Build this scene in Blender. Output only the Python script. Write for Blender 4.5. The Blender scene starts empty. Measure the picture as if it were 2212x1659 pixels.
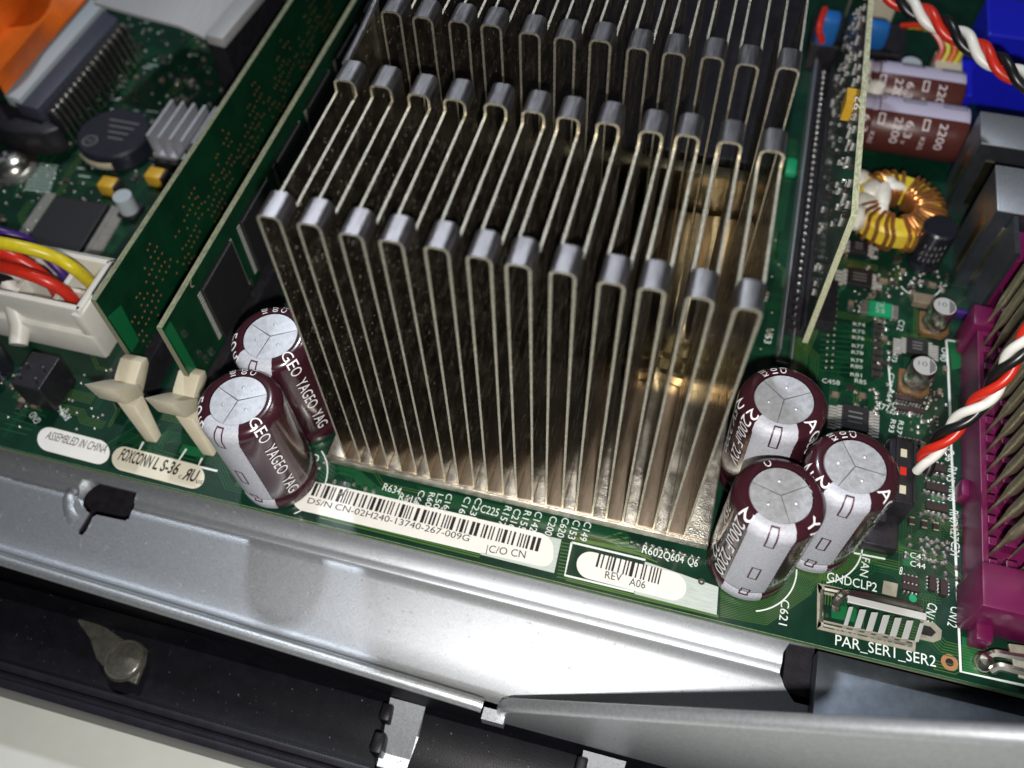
import bpy, bmesh, math, random
from mathutils import Vector, Matrix, Euler
random.seed(7)
S = bpy.context.scene
COL = S.collection
PI = math.pi

# ------------------------------------------------------------------ camera, world, lights, exposure
cam_d = bpy.data.cameras.new('camera'); cam = bpy.data.objects.new('camera', cam_d); COL.objects.link(cam)
CLOC = Vector((6.4295, -7.7375, 17.0206)); CEUL = Euler((0.5832, 0.0205, 0.259), 'XYZ'); FP = 1950.4
cam.location = CLOC; cam.rotation_euler = CEUL
cam_d.sensor_width = 36; cam_d.lens = 36 * FP / 2212
cam_d.clip_start = 0.1; cam_d.clip_end = 500
cam_d.dof.use_dof = True; cam_d.dof.focus_distance = 17.0; cam_d.dof.aperture_fstop = 0.135
S.camera = cam
w = bpy.data.worlds.new('World'); S.world = w; w.use_nodes = True
bg = w.node_tree.nodes['Background']; bg.inputs[0].default_value = (0.75, 0.85, 1.0, 1); bg.inputs[1].default_value = 0.025

def lamp(name, loc, target, size, power, color):
    d = bpy.data.lights.new(name, 'AREA'); d.shape = 'DISK'; d.size = size; d.energy = power; d.color = color
    o = bpy.data.objects.new(name, d); COL.objects.link(o); o.location = loc
    o.rotation_euler = (Vector(target) - Vector(loc)).to_track_quat('-Z', 'Y').to_euler(); return o
lamp('flash_lamp', (7.1, -9.3, 16.9), (6.6, 0.5, 0), 0.55, 5200, (1.0, 0.97, 0.93))
lamp('room_lamp', (-14.0, 31.5, 66.0), (0, 0, 0), 4.5, 19000, (0.84, 0.91, 1.0))
S.view_settings.view_transform = 'Standard'; S.view_settings.look = 'None'
S.view_settings.exposure = 0; S.view_settings.gamma = 1; S.view_settings.use_curve_mapping = False
S.render.engine = 'CYCLES'

# ------------------------------------------------------------------ placing helper: a point of the survey sheet on a real plane
RM = CEUL.to_matrix()
def at(u, v, z=0.0, ax=2):
    d = RM @ Vector(((u - 1106) / FP, -(v - 829.5) / FP, -1)); t = (z - CLOC[ax]) / d[ax]
    return CLOC + d * t

# ------------------------------------------------------------------ materials
MATS = {}
def mat(name, col, rough=0.5, metal=0.0, spec=0.5, noise=0.0, nscale=8.0, bump=0.0, bscale=40.0, coat=0.0, col2=None, stretch=None, trans=0.0, rnoise=0.0, dust=0.0, dscale=14.0):
    m = bpy.data.materials.new(name); m.use_nodes = True; nt = m.node_tree; p = nt.nodes['Principled BSDF']
    c = tuple(col) + (1,)
    p.inputs['Base Color'].default_value = c; p.inputs['Roughness'].default_value = rough
    p.inputs['Metallic'].default_value = metal; p.inputs['Specular IOR Level'].default_value = spec
    p.inputs['Coat Weight'].default_value = coat; p.inputs['Coat Roughness'].default_value = 0.12
    if trans: p.inputs['Transmission Weight'].default_value = trans
    tc = nt.nodes.new('ShaderNodeTexCoord'); mp = nt.nodes.new('ShaderNodeMapping')
    nt.links.new(tc.outputs['Object'], mp.inputs[0])
    if stretch: mp.inputs['Scale'].default_value = stretch
    if noise or col2 or rnoise:
        n = nt.nodes.new('ShaderNodeTexNoise'); n.inputs['Scale'].default_value = nscale; n.inputs['Detail'].default_value = 7
        n.inputs['Roughness'].default_value = 0.65
        nt.links.new(mp.outputs[0], n.inputs['Vector'])
        r = nt.nodes.new('ShaderNodeValToRGB'); r.color_ramp.elements[0].position = 0.36; r.color_ramp.elements[1].position = 0.64
        if col2: a, b = tuple(col2) + (1,), c
        else: a, b = tuple(x * (1 - noise) for x in col) + (1,), tuple(min(1, x * (1 + noise)) for x in col) + (1,)
        r.color_ramp.elements[0].color = a; r.color_ramp.elements[1].color = b
        nt.links.new(n.outputs['Fac'], r.inputs[0])
        if noise or col2: nt.links.new(r.outputs[0], p.inputs['Base Color'])
        if rnoise:
            mr = nt.nodes.new('ShaderNodeMapRange'); mr.inputs['From Min'].default_value = 0.3; mr.inputs['From Max'].default_value = 0.7
            mr.inputs['To Min'].default_value = rough - rnoise; mr.inputs['To Max'].default_value = rough + rnoise
            nt.links.new(n.outputs['Fac'], mr.inputs[0]); nt.links.new(mr.outputs[0], p.inputs['Roughness'])
    if bump:
        n2 = nt.nodes.new('ShaderNodeTexNoise'); n2.inputs['Scale'].default_value = bscale; n2.inputs['Detail'].default_value = 4
        nt.links.new(mp.outputs[0], n2.inputs['Vector'])
        b = nt.nodes.new('ShaderNodeBump'); b.inputs['Strength'].default_value = bump; b.inputs['Distance'].default_value = 0.02
        nt.links.new(n2.outputs['Fac'], b.inputs['Height']); nt.links.new(b.outputs[0], p.inputs['Normal'])
    if dust:   # specks of dust and fine scratches lying on the surface
        v = nt.nodes.new('ShaderNodeTexNoise'); v.inputs['Scale'].default_value = dscale; v.inputs['Detail'].default_value = 3; v.inputs['Roughness'].default_value = 0.8
        nt.links.new(tc.outputs['Object'], v.inputs['Vector'])
        k = nt.nodes.new('ShaderNodeMapRange'); k.inputs['From Min'].default_value = 0.66 - dust * .1; k.inputs['From Max'].default_value = 0.72 - dust * .1
        nt.links.new(v.outputs['Fac'], k.inputs[0])
        mx = nt.nodes.new('ShaderNodeMix'); mx.data_type = 'RGBA'; nt.links.new(k.outputs[0], mx.inputs[0])
        src = p.inputs['Base Color'].links[0].from_socket if p.inputs['Base Color'].is_linked else None
        if src: nt.links.new(src, mx.inputs[6])
        else: mx.inputs[6].default_value = c
        mx.inputs[7].default_value = (0.34, 0.32, 0.29, 1); nt.links.new(mx.outputs[2], p.inputs['Base Color'])
        mm = nt.nodes.new('ShaderNodeMapRange'); mm.inputs['To Min'].default_value = metal; mm.inputs['To Max'].default_value = 0.1
        nt.links.new(k.outputs[0], mm.inputs[0]); nt.links.new(mm.outputs[0], p.inputs['Metallic'])
    MATS[name] = m; return m
mat('pcb', (0.0035, 0.036, 0.018), 0.36, spec=0.35, col2=(0.0018, 0.020, 0.011), nscale=1.1, bump=0.15, bscale=25, coat=0.3)
mat('pcb_memory', (0.003, 0.045, 0.016), 0.36, col2=(0.002, 0.026, 0.011), nscale=0.9, bump=0.15, bscale=20, coat=0.3)
mat('pcb_edge', (0.20, 0.21, 0.13), 0.8, noise=0.35, nscale=9, stretch=(3, 1, 6))
mat('card_edge', (0.46, 0.47, 0.31), 0.8, noise=0.35, nscale=9, stretch=(3, 1, 6))
mat('trace', (0.010, 0.080, 0.028), 0.35, coat=0.3)
mat('trace_gold', (0.065, 0.14, 0.028), 0.35, coat=0.3)
mat('pour', (0.006, 0.12, 0.04), 0.34, coat=0.3)
mat('silk', (0.72, 0.78, 0.74), 0.6)
mat('silk_dim', (0.40, 0.50, 0.45), 0.6)
mat('silkpaint', (0.55, 0.60, 0.57), 0.6, col2=(0.42, 0.48, 0.45), nscale=20, stretch=(0.15, 2, 1))
mat('solder', (0.72, 0.70, 0.68), 0.28, 1.0, noise=0.15, nscale=6)
mat('solder_pad', (0.42, 0.38, 0.34), 0.42, 0.8, noise=0.2, nscale=8)
mat('copper_via', (0.42, 0.20, 0.09), 0.45, 0.2)
mat('paper', (0.78, 0.76, 0.72), 0.55, noise=0.03, nscale=3, bump=0.05)
mat('paper_cream', (0.70, 0.66, 0.53), 0.5, noise=0.03, nscale=3)
mat('ink', (0.012, 0.01, 0.012), 0.5)
mat('fin', (0.44, 0.385, 0.31), 0.23, 0.985, noise=0.22, nscale=2.6, bump=0.16, bscale=60, rnoise=0.10, dust=.3, dscale=11)
mat('fin_edge', (0.62, 0.58, 0.47), 0.42, 1.0, noise=0.3, nscale=30, bump=0.4, bscale=90)
mat('fold_top', (0.34, 0.325, 0.335), 0.36, 1.0, noise=0.14, nscale=5, bump=0.15, bscale=60, stretch=(6, 0.6, 1), rnoise=0.06)
mat('base_metal', (0.66, 0.62, 0.54), 0.38, 1.0, noise=0.22, nscale=4, bump=0.5, bscale=30, rnoise=0.1)
mat('floor_strip', (0.55, 0.44, 0.33), 0.36, 1.0, noise=0.18, nscale=3, bump=0.2, bscale=30, stretch=(3, 0.5, 1))
mat('clip_gold', (0.60, 0.50, 0.30), 0.28, 1.0, noise=0.25, nscale=3, bump=0.3, bscale=12)
mat('galv', (0.46, 0.48, 0.51), 0.41, 0.80, noise=0.10, nscale=30, bump=0.22, bscale=80, rnoise=0.05, stretch=(1.6, .7, 1), dust=.25, dscale=7)
mat('galv_lip', (0.56, 0.585, 0.61), 0.42, 0.85, noise=0.10, nscale=14, bump=0.25, bscale=40)
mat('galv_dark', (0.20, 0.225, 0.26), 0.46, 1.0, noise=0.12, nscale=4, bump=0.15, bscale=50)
mat('black_plastic', (0.016, 0.014, 0.018), 0.38, noise=0.3, nscale=4, bump=0.25, bscale=25)
mat('bezel', (0.006, 0.0055, 0.008), 0.40, spec=0.2, dust=-.35, dscale=12, noise=0.25, nscale=3, bump=0.12, bscale=30)
mat('dull_clip', (0.10, 0.095, 0.08), 0.32, 0.5, noise=0.3, nscale=4, bump=0.25, bscale=14)
mat('bezel_rim', (0.013, 0.012, 0.017), 0.38, spec=0.3, noise=0.2, nscale=3, bump=0.12, bscale=30)
mat('black_chip', (0.012, 0.0115, 0.013), 0.5, noise=0.2, nscale=10, bump=0.3, bscale=60)
mat('chip_mark', (0.16, 0.15, 0.15), 0.6)
mat('table', (0.62, 0.63, 0.58), 0.6, noise=0.03, nscale=0.8, bump=0.05)
mat('sleeve', (0.036, 0.009, 0.014), 0.20, noise=0.10, nscale=5, coat=0.5)
mat('stripe', (0.50, 0.51, 0.56), 0.42, col2=(0.38, 0.39, 0.44), nscale=22, bump=0.25, bscale=45)
mat('sleeve_ink', (0.80, 0.80, 0.82), 0.45)
mat('stripe_ink', (0.060, 0.012, 0.03), 0.45)
mat('can_top', (0.58, 0.59, 0.62), 0.42, 0.62, noise=0.10, nscale=9, bump=0.16, bscale=40, rnoise=0.06)
mat('groove', (0.33, 0.33, 0.35), 0.5, 0.8)
mat('cream', (0.56, 0.51, 0.38), 0.45, noise=0.05, nscale=3)
mat('white_plastic', (0.66, 0.64, 0.58), 0.42, noise=0.05, nscale=2)
mat('wire_yellow', (0.62, 0.50, 0.015), 0.36, noise=0.08)
mat('wire_red', (0.55, 0.025, 0.012), 0.33, noise=0.08)
mat('wire_white', (0.76, 0.75, 0.70), 0.36)
mat('wire_black', (0.010, 0.009, 0.010), 0.33)
mat('wire_purple', (0.05, 0.012, 0.16), 0.4)
mat('wire_orange', (0.72, 0.14, 0.012), 0.4, noise=0.15, nscale=1.0)
mat('ribbon_grey', (0.40, 0.40, 0.40), 0.5, bump=0.0, col2=(0.33, 0.33, 0.34), nscale=6, stretch=(12, 0.2, 1))
mat('connector_grey', (0.045, 0.05, 0.075), 0.5, noise=0.1)
mat('band_grey', (0.42, 0.47, 0.50), 0.5)
mat('disc_black', (0.014, 0.015, 0.026), 0.4, noise=0.2)
mat('tantalum', (0.62, 0.36, 0.03), 0.4, noise=0.1)
mat('small_sink', (0.52, 0.52, 0.56), 0.5, 0.55, noise=0.08)
mat('can_silver', (0.62, 0.60, 0.52), 0.27, 1.0, noise=0.1)
mat('can_plate', (0.70, 0.70, 0.68), 0.45, 0.5)
mat('can_base', (0.16, 0.085, 0.035), 0.4, noise=0.2)
mat('can_black', (0.012, 0.013, 0.020), 0.28, coat=0.3)
mat('magenta', (0.125, 0.006, 0.055), 0.38, noise=0.1, nscale=3)
mat('pin_bright', (0.55, 0.53, 0.50), 0.35, 0.35, noise=0.1)
mat('gold_pin', (0.40, 0.36, 0.24), 0.34, .8, noise=0.2, nscale=5)
mat('copper', (0.72, 0.33, 0.11), 0.30, 0.85, noise=0.12, nscale=8)
mat('core_yellow', (0.68, 0.52, 0.04), 0.42, noise=0.08)
mat('glue', (0.78, 0.75, 0.66), 0.38, noise=0.04, bump=0.3, bscale=4)
mat('lying_brown', (0.085, 0.022, 0.018), 0.36, noise=0.08)
mat('lying_stripe', (0.50, 0.46, 0.60), 0.40)
mat('lying_ink', (0.72, 0.64, 0.66), 0.5)
mat('blue_plastic', (0.008, 0.012, 0.50), 0.4, noise=0.1)
mat('blue_light', (0.015, 0.13, 0.42), 0.4)
mat('green_smd', (0.01, 0.28, 0.12), 0.4)
mat('resistor', (0.035, 0.022, 0.022), 0.5, noise=0.2)
mat('ceramic', (0.20, 0.16, 0.11), 0.5, noise=0.15)
mat('beige_pad', (0.42, 0.40, 0.32), 0.5, 0.5, noise=0.15, nscale=5, bump=0.3)

# ------------------------------------------------------------------ mesh builder
ORG = {}
class MB:
    def __init__(s): s.v = []; s.f = []; s.m = []; s.mats = []; s.cur = 0
    def mt(s, name):
        if name not in s.mats: s.mats.append(name)
        s.cur = s.mats.index(name); return s
    def add(s, vs, fs):
        b = len(s.v); s.v += [Vector(p) for p in vs]
        for f in fs: s.f.append([b + i for i in f]); s.m.append(s.cur)
        return s
    def hexa(s, p):   # 8 points: bottom 4 ccw, top 4 ccw
        return s.add(p, [(3, 2, 1, 0), (4, 5, 6, 7), (0, 1, 5, 4), (1, 2, 6, 5), (2, 3, 7, 6), (3, 0, 4, 7)])
    def box(s, c, d, rot=None):
        c = Vector(c); x, y, z = d[0] / 2, d[1] / 2, d[2] / 2
        p = [Vector(q) for q in ((-x, -y, -z), (x, -y, -z), (x, y, -z), (-x, y, -z), (-x, -y, z), (x, -y, z), (x, y, z), (-x, y, z))]
        if rot is not None:
            M = rot if isinstance(rot, Matrix) else Euler(rot).to_matrix()
            p = [M @ q for q in p]
        return s.hexa([c + q for q in p])
    def bb(s, x0, x1, y0, y1, z0, z1): return s.box(((x0 + x1) / 2, (y0 + y1) / 2, (z0 + z1) / 2), (x1 - x0, y1 - y0, z1 - z0))
    def prism(s, poly, z0, z1):
        n = len(poly); s.add([(p[0], p[1], z0) for p in poly] + [(p[0], p[1], z1) for p in poly],
              [tuple(range(n - 1, -1, -1)), tuple(range(n, 2 * n))] + [(i, (i + 1) % n, n + (i + 1) % n, n + i) for i in range(n)]); return s
    def prism3(s, pts, off):   # polygon of 3-D points pushed along off
        n = len(pts); off = Vector(off); pts = [Vector(p) for p in pts]
        return s.add(pts + [p + off for p in pts], [tuple(range(n - 1, -1, -1)), tuple(range(n, 2 * n))] + [(i, (i + 1) % n, n + (i + 1) % n, n + i) for i in range(n)])
    def lathe(s, prof, n=32, c=(0, 0, 0), a0=0, a1=2 * PI, M=None):
        c = Vector(c); full = abs(a1 - a0 - 2 * PI) < 1e-6; k = n if full else n + 1; vs = []
        for i in range(k):
            a = a0 + (a1 - a0) * i / n
            for r, z in prof:
                q = Vector((r * math.cos(a), r * math.sin(a), z)); vs.append(c + (M @ q if M else q))
        m = len(prof); fs = []
        for i in range(n):
            j = (i + 1) % k
            for t in range(m - 1): fs.append((i * m + t, j * m + t, j * m + t + 1, i * m + t + 1))
        return s.add(vs, fs)
    def cyl(s, c, r, h, n=20, M=None, r2=None):
        r2 = r if r2 is None else r2
        return s.lathe([(0.0001, 0), (r, 0), (r2, h), (0.0001, h)], n, c, M=M)
    def tube(s, pts, r, n=8, cap=True):
        pts = [Vector(p) for p in pts]; rs = r if isinstance(r, (list, tuple)) else [r] * len(pts)
        vs = []; up = Vector((0, 0, 1))
        t0 = (pts[1] - pts[0]).normalized()
        u = t0.cross(up) if abs(t0.z) < 0.95 else t0.cross(Vector((1, 0, 0))); u.normalize()
        for i, p in enumerate(pts):
            a = pts[max(i - 1, 0)]; b = pts[min(i + 1, len(pts) - 1)]; t = (b - a).normalized()
            u = (u - t * u.dot(t)).normalized(); w_ = t.cross(u)
            for k in range(n):
                an = 2 * PI * k / n; vs.append(p + (u * math.cos(an) + w_ * math.sin(an)) * rs[i])
        fs = [(i * n + k, i * n + (k + 1) % n, (i + 1) * n + (k + 1) % n, (i + 1) * n + k) for i in range(len(pts) - 1) for k in range(n)]
        if cap: fs += [tuple(range(n - 1, -1, -1)), tuple((len(pts) - 1) * n + k for k in range(n))]
        return s.add(vs, fs)
    def ribbon(s, pts, wd, z=None):   # flat strip in XY
        pts = [Vector(p) for p in pts]; vs = []
        for i, p in enumerate(pts):
            a = pts[max(i - 1, 0)]; b = pts[min(i + 1, len(pts) - 1)]; t = (b - a); t.z = 0; t.normalize(); nrm = Vector((-t.y, t.x, 0)) * wd / 2
            q = p.copy()
            if z is not None: q.z = z
            vs += [q - nrm, q + nrm]
        return s.add(vs, [(2 * i, 2 * i + 2, 2 * i + 3, 2 * i + 1) for i in range(len(pts) - 1)])
    def disc(s, c, r, n=10, r0=None):
        c = Vector(c)
        if r0 is None: return s.add([c + Vector((r * math.cos(2 * PI * i / n), r * math.sin(2 * PI * i / n), 0)) for i in range(n)], [tuple(range(n))])
        return s.lathe([(r0, 0), (r, 0)], n, c)
    def dome(s, c, r, h, n=8):
        return s.lathe([(r, 0), (r * 0.92, h * 0.5), (r * 0.6, h * 0.87), (r * 0.02, h)], n, c)
    def build(s, name, parent=None, mats=None, smooth=False, bevel=0.0, kind=None, label=None, bseg=2):
        me = bpy.data.meshes.new(name); o_ = ORG.get(parent, Vector((0, 0, 0))) if parent else Vector((0, 0, 0))
        me.from_pydata([tuple(v - o_) for v in s.v], [], s.f)
        for mn in (mats or s.mats): me.materials.append(MATS[mn])
        for p, mi in zip(me.polygons, s.m): p.material_index = mi
        if bevel:
            bm = bmesh.new(); bm.from_mesh(me); bmesh.ops.remove_doubles(bm, verts=bm.verts, dist=1e-5)
            es = [e for e in bm.edges if len(e.link_faces) == 2 and e.calc_face_angle(0) > 0.6]
            bmesh.ops.bevel(bm, geom=es, offset=bevel, segments=bseg, affect='EDGES', profile=0.5, clamp_overlap=True)
            bm.to_mesh(me); bm.free()
        if smooth:
            for p in me.polygons: p.use_smooth = True
            me.set_sharp_from_angle(angle=math.radians(38))
        ob = bpy.data.objects.new(name, me); COL.objects.link(ob)
        if parent: ob.parent = parent; ORG[ob] = ORG.get(parent, Vector((0, 0, 0)))
        if kind: ob['kind'] = kind
        if label: ob['label'] = label
        return ob

def tag(o, label, cat, group=None):
    o['label'] = label; o['category'] = cat
    if group: o['group'] = group
    return o
def thing(name, loc, label, cat, group=None):
    o = bpy.data.objects.new(name, None); o.empty_display_size = 0.2; COL.objects.link(o); o.location = Vector(loc)
    ORG[o] = Vector(loc); return tag(o, label, cat, group)
def copy_tree(o, parent=None):
    c = o.copy(); COL.objects.link(c)
    if parent: c.parent = parent
    for ch in list(o.children): copy_tree(ch, c)
    return c

# ------------------------------------------------------------------ lettering
TC = {}
def glyphs(s, bold=0.0):
    if s in TC: return TC[s]
    cu = bpy.data.curves.new('t', 'FONT'); cu.body = s; cu.size = 1; cu.resolution_u = 3; cu.offset = 0.022 if s in ('FOXCONN', 'L S-36', 'R', 'U') else 0
    o = bpy.data.objects.new('t', cu); COL.objects.link(o)
    dg = bpy.context.evaluated_depsgraph_get(); dg.update(); me = o.evaluated_get(dg).to_mesh()
    vs = [tuple(v.co) for v in me.vertices]; fs = [tuple(p.vertices) for p in me.polygons]
    o.evaluated_get(dg).to_mesh_clear(); bpy.data.objects.remove(o); bpy.data.curves.remove(cu)
    xs = [v[0] for v in vs] or [0, 1]; x0 = min(xs); W_ = max(xs) - x0
    vs = [(v[0] - x0, v[1], 0) for v in vs]; TC[s] = (vs, fs, W_); return TC[s]
def text_on(mb, s, p0, p1, h=None, flip=1, up=None):   # baseline p0 -> p1 in 3-D, h = cap height
    vs, fs, W_ = glyphs(s); p0 = Vector(p0); p1 = Vector(p1); d = p1 - p0; L = d.length; d.normalize()
    if up is None: up = Vector((-d.y, d.x, 0)) * flip
    up = Vector(up).normalized(); sy = (h / 0.70) if h else L / W_
    mb.add([p0 + d * (v[0] * L / W_) + up * (v[1] * sy) for v in vs], fs)
def tp(mb, s, a, b, h=None, z=0.012, flip=1): text_on(mb, s, at(a[0], a[1], z), at(b[0], b[1], z), h, flip)
def wrapped(mb, s, fn, x0, length, h, y0, step=0.06):  # letters cut finely then sent through fn(x, y)
    vs, fs, W_ = glyphs(s); bm = bmesh.new(); bv = [bm.verts.new((v[0] * length / W_, v[1] * h / 0.7, 0)) for v in vs]
    for f in fs:
        try: bm.faces.new([bv[i] for i in f])
        except ValueError: pass
    k = step
    while k < length:
        bmesh.ops.bisect_plane(bm, geom=bm.verts[:] + bm.edges[:] + bm.faces[:], plane_co=(k, 0, 0), plane_no=(1, 0, 0)); k += step
    k = step
    while k < h:
        bmesh.ops.bisect_plane(bm, geom=bm.verts[:] + bm.edges[:] + bm.faces[:], plane_co=(0, k, 0), plane_no=(0, 1, 0)); k += step
    bm.verts.index_update(); mb.add([fn(v.co.x + x0, v.co.y + y0) for v in bm.verts], [tuple(v.index for v in f.verts) for f in bm.faces]); bm.free()

# ================================================================== SETTING
b = MB().mt('table'); b.bb(-60, 60, -60, 60, -3.9, -3.4); o = b.build('table_top', kind='structure')

# chassis: bent steel tray in front of the board, with holes
root = thing('chassis_tray', (2, -2.4, -1), 'bare galvanised steel chassis tray with rolled front lip below the circuit board', 'chassis')
def lipy(x): return -3.47 - 0.031 * (x + 6.1)
prof = [(6.0, -0.62), (-1.20, -0.62), (-1.45, -0.66), (-1.52, -0.70), (-1.58, -0.79), (-1.64, -0.80), (-1.72, -0.775), (-1.85, -0.80), (-2.3, -0.89), (-2.8, -0.99), (-3.15, -1.05), (-3.30, -1.04), (-3.40, -0.95)]
b = MB().mt('galv'); xs = [-16 + 0.5 * i for i in range(74)]; xs = [x for x in xs if x <= 10.4] + [10.42]
vs = []; m = len(prof)
for x in xs:
    for (y, z) in prof:
        yy = y + (lipy(x) + 3.6) * max(0, min(1, (-y - 1.2) / 2.0)); vs.append((x, yy, z))
fs = [(i * m + t, i * m + t + 1, (i + 1) * m + t + 1, (i + 1) * m + t) for i in range(len(xs) - 1) for t in range(m - 1)]
nv = len(vs); vs += [(v[0], v[1], v[2] - 0.06) for v in vs]
fs2 = [tuple(nv + i for i in reversed(f)) for f in fs]
ring = [(t, t + 1, nv + t + 1, nv + t) for t in range(m - 1)] + [((len(xs) - 1) * m + t, nv + (len(xs) - 1) * m + t, nv + (len(xs) - 1) * m + t + 1, (len(xs) - 1) * m + t + 1) for t in range(m - 1)]
ring += [(i * m, nv + i * m, nv + (i + 1) * m, (i + 1) * m) for i in range(len(xs) - 1)] + [(i * m + m - 1, (i + 1) * m + m - 1, nv + (i + 1) * m + m - 1, nv + i * m + m - 1) for i in range(len(xs) - 1)]
b.add(vs, fs + fs2 + ring)
tray = b.build('tray', root, smooth=False)
bm = bmesh.new(); bm.from_mesh(tray.data); bmesh.ops.recalc_face_normals(bm, faces=bm.faces); bm.to_mesh(tray.data); bm.free()
def cut(obj, mb):
    c = mb.build('cutter'); bm = bmesh.new(); bm.from_mesh(c.data); bmesh.ops.recalc_face_normals(bm, faces=bm.faces); bm.to_mesh(c.data); bm.free()
    c.data.transform(Matrix.Translation(-ORG[obj]))
    c.location = ORG[obj]
    md = obj.modifiers.new('b', 'BOOLEAN'); md.operation = 'DIFFERENCE'; md.solver = 'EXACT'; md.object = c
    bpy.context.view_layer.update(); dg = bpy.context.evaluated_depsgraph_get()
    me = bpy.data.meshes.new_from_object(obj.evaluated_get(dg)); obj.modifiers.clear(); obj.data = me; bpy.data.objects.remove(c)
h1 = [at(*p, -0.95) for p in ((352, 1070), (416, 1095), (470, 1085), (556, 1080), (520, 1130), (508, 1142), (360, 1120), (330, 1090))]
cutb = MB().mt('galv')
hole = [at(u, v, -0.9) for u, v in ((338, 1048), (378, 1040), (553, 1060), (520, 1140), (502, 1148), (400, 1134), (352, 1128), (325, 1100))]
hole = [at(u, v, -0.9) for u, v in ((190, 1046), (305, 1075), (282, 1124), (272, 1128), (212, 1115), (203, 1119), (186, 1146), (176, 1155), (168, 1152), (170, 1144), (196, 1111), (180, 1100), (172, 1080), (178, 1058))]
cutb.prism([(p.x, p.y) for p in hole], -2, 0); cut(tray, cutb)
cutb = MB().mt('galv')
hole = [at(u, v, -0.95) for u, v in ((1697, 1400), (1760, 1412), (1760, 1532), (1712, 1520), (1690, 1488), (1680, 1460), (1684, 1420))]
cutb.prism([(p.x, p.y) for p in hole], -2, 0); cut(tray, cutb)
for p in tray.data.polygons: p.use_smooth = True
tray.data.set_sharp_from_angle(angle=math.radians(50))
# embossed dimples round the two openings
b = MB().mt('galv')
for (u, v, r, a0, a1) in ((212, 1078, 0.62, PI * 0.62, PI * 1.40),):
    c = at(u, v, -0.86); n = 24
    pf = [(r + .16, -0.03), (r + .09, 0.015), (r, 0.03), (r - .08, 0.0), (r - .16, -0.06), (r - .3, -0.10)]
    for i in range(1):
        vs = []
        for k in range(n + 1):
            a = a0 + (a1 - a0) * k / n; e = min(1, 4 * min(k, n - k) / n)
            for rr, zz in pf:
                x = c.x + rr * math.cos(a); y = c.y + rr * math.sin(a); zb = -0.80 - (-(y) - 1.85) * 0.195 if y < -1.85 else -0.775
                vs.append((x, y, zb + 0.004 + zz * e * 0.9 - 0.012 * (1 - e)))
        q = len(pf); b.add(vs, [(k * q + t, k * q + t + 1, (k + 1) * q + t + 1, (k + 1) * q + t) for k in range(n) for t in range(q - 1)])
b.build('embossed_ring', root, smooth=True)
# rolled lip: low part on the left, rising wall on the right
b = MB().mt('galv_lip')
pts = [(-16 + i, lipy(-16 + i) + 0.02, -0.64) for i in range(20)] + [(4.3, lipy(4.3) + 0.02, -0.64), (4.42, lipy(4.42) + 0.02, -0.66)]
b.tube(pts, 0.135, 14)
b.mt('galv')
vs = []; n = len(pts)
for p in pts: vs += [(p[0], p[1] + 0.10, -0.66), (p[0], p[1] + 0.15, -0.88), (p[0], p[1] + 0.22, -1.01)]
b.add(vs, [(3 * i + t, 3 * i + t + 1, 3 * i + t + 4, 3 * i + t + 3) for i in range(n - 1) for t in (0, 1)])
b.mt('bezel')
vs = []
for p in pts: vs += [(p[0], p[1] - 0.10, -0.74), (p[0], p[1] - 0.12, -1.6)]
b.add(vs, [(2 * i, 2 * i + 1, 2 * i + 3, 2 * i + 2) for i in range(n - 1)])
b.mt('galv'); b.bb(4.42, 4.86, -3.93, -3.70, -1.35, -1.02)
b.build('low_lip', root, smooth=True)
b = MB().mt('galv_lip')
pts = [(4.80, -3.66, -1.0), (4.86, -3.66, -0.70), (5.0, -3.66, -0.52)] + [(x, -3.66, -0.52 + 0.80 * (x - 5.0)) for x in [5.3 + 0.5 * i for i in range(24)]]
b.tube(pts, 0.14, 14)
b.mt('galv_lip'); vs = []
for p in pts: vs += [(p[0], p[1] - 0.12, p[2] - 0.04), (p[0], p[1] - 0.12, -1.6 if p[0] < 8.2 else -3.3), (p[0], p[1] + 0.10, p[2] - 0.04), (p[0], p[1] + 0.10, -3.3)]
b.add(vs, [(4 * i + t, 4 * i + t + 1, 4 * i + t + 5, 4 * i + t + 4) for i in range(len(pts) - 1) for t in (0, 2)])
b.build('high_lip', root, smooth=True)
b = MB().mt('galv_dark')
b.bb(10.42, 20, -3.5, -1.2, -0.85, -0.42)
b.bb(-16, 20, 6.0, 26, -1.1, -0.62)
b.build('steel_plate', root, bevel=0.03, smooth=True)
# plastic under the tray, seen through openings
b = MB().mt('black_plastic'); b.bb(-15, 20, -3.3, 5, -2.0, -1.75)
q = at(1722, 1450, -1.1); b.box((q.x, q.y, -1.25), (0.55, 1.0, 0.5)); b.build('plastic_under_tray', root)

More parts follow.
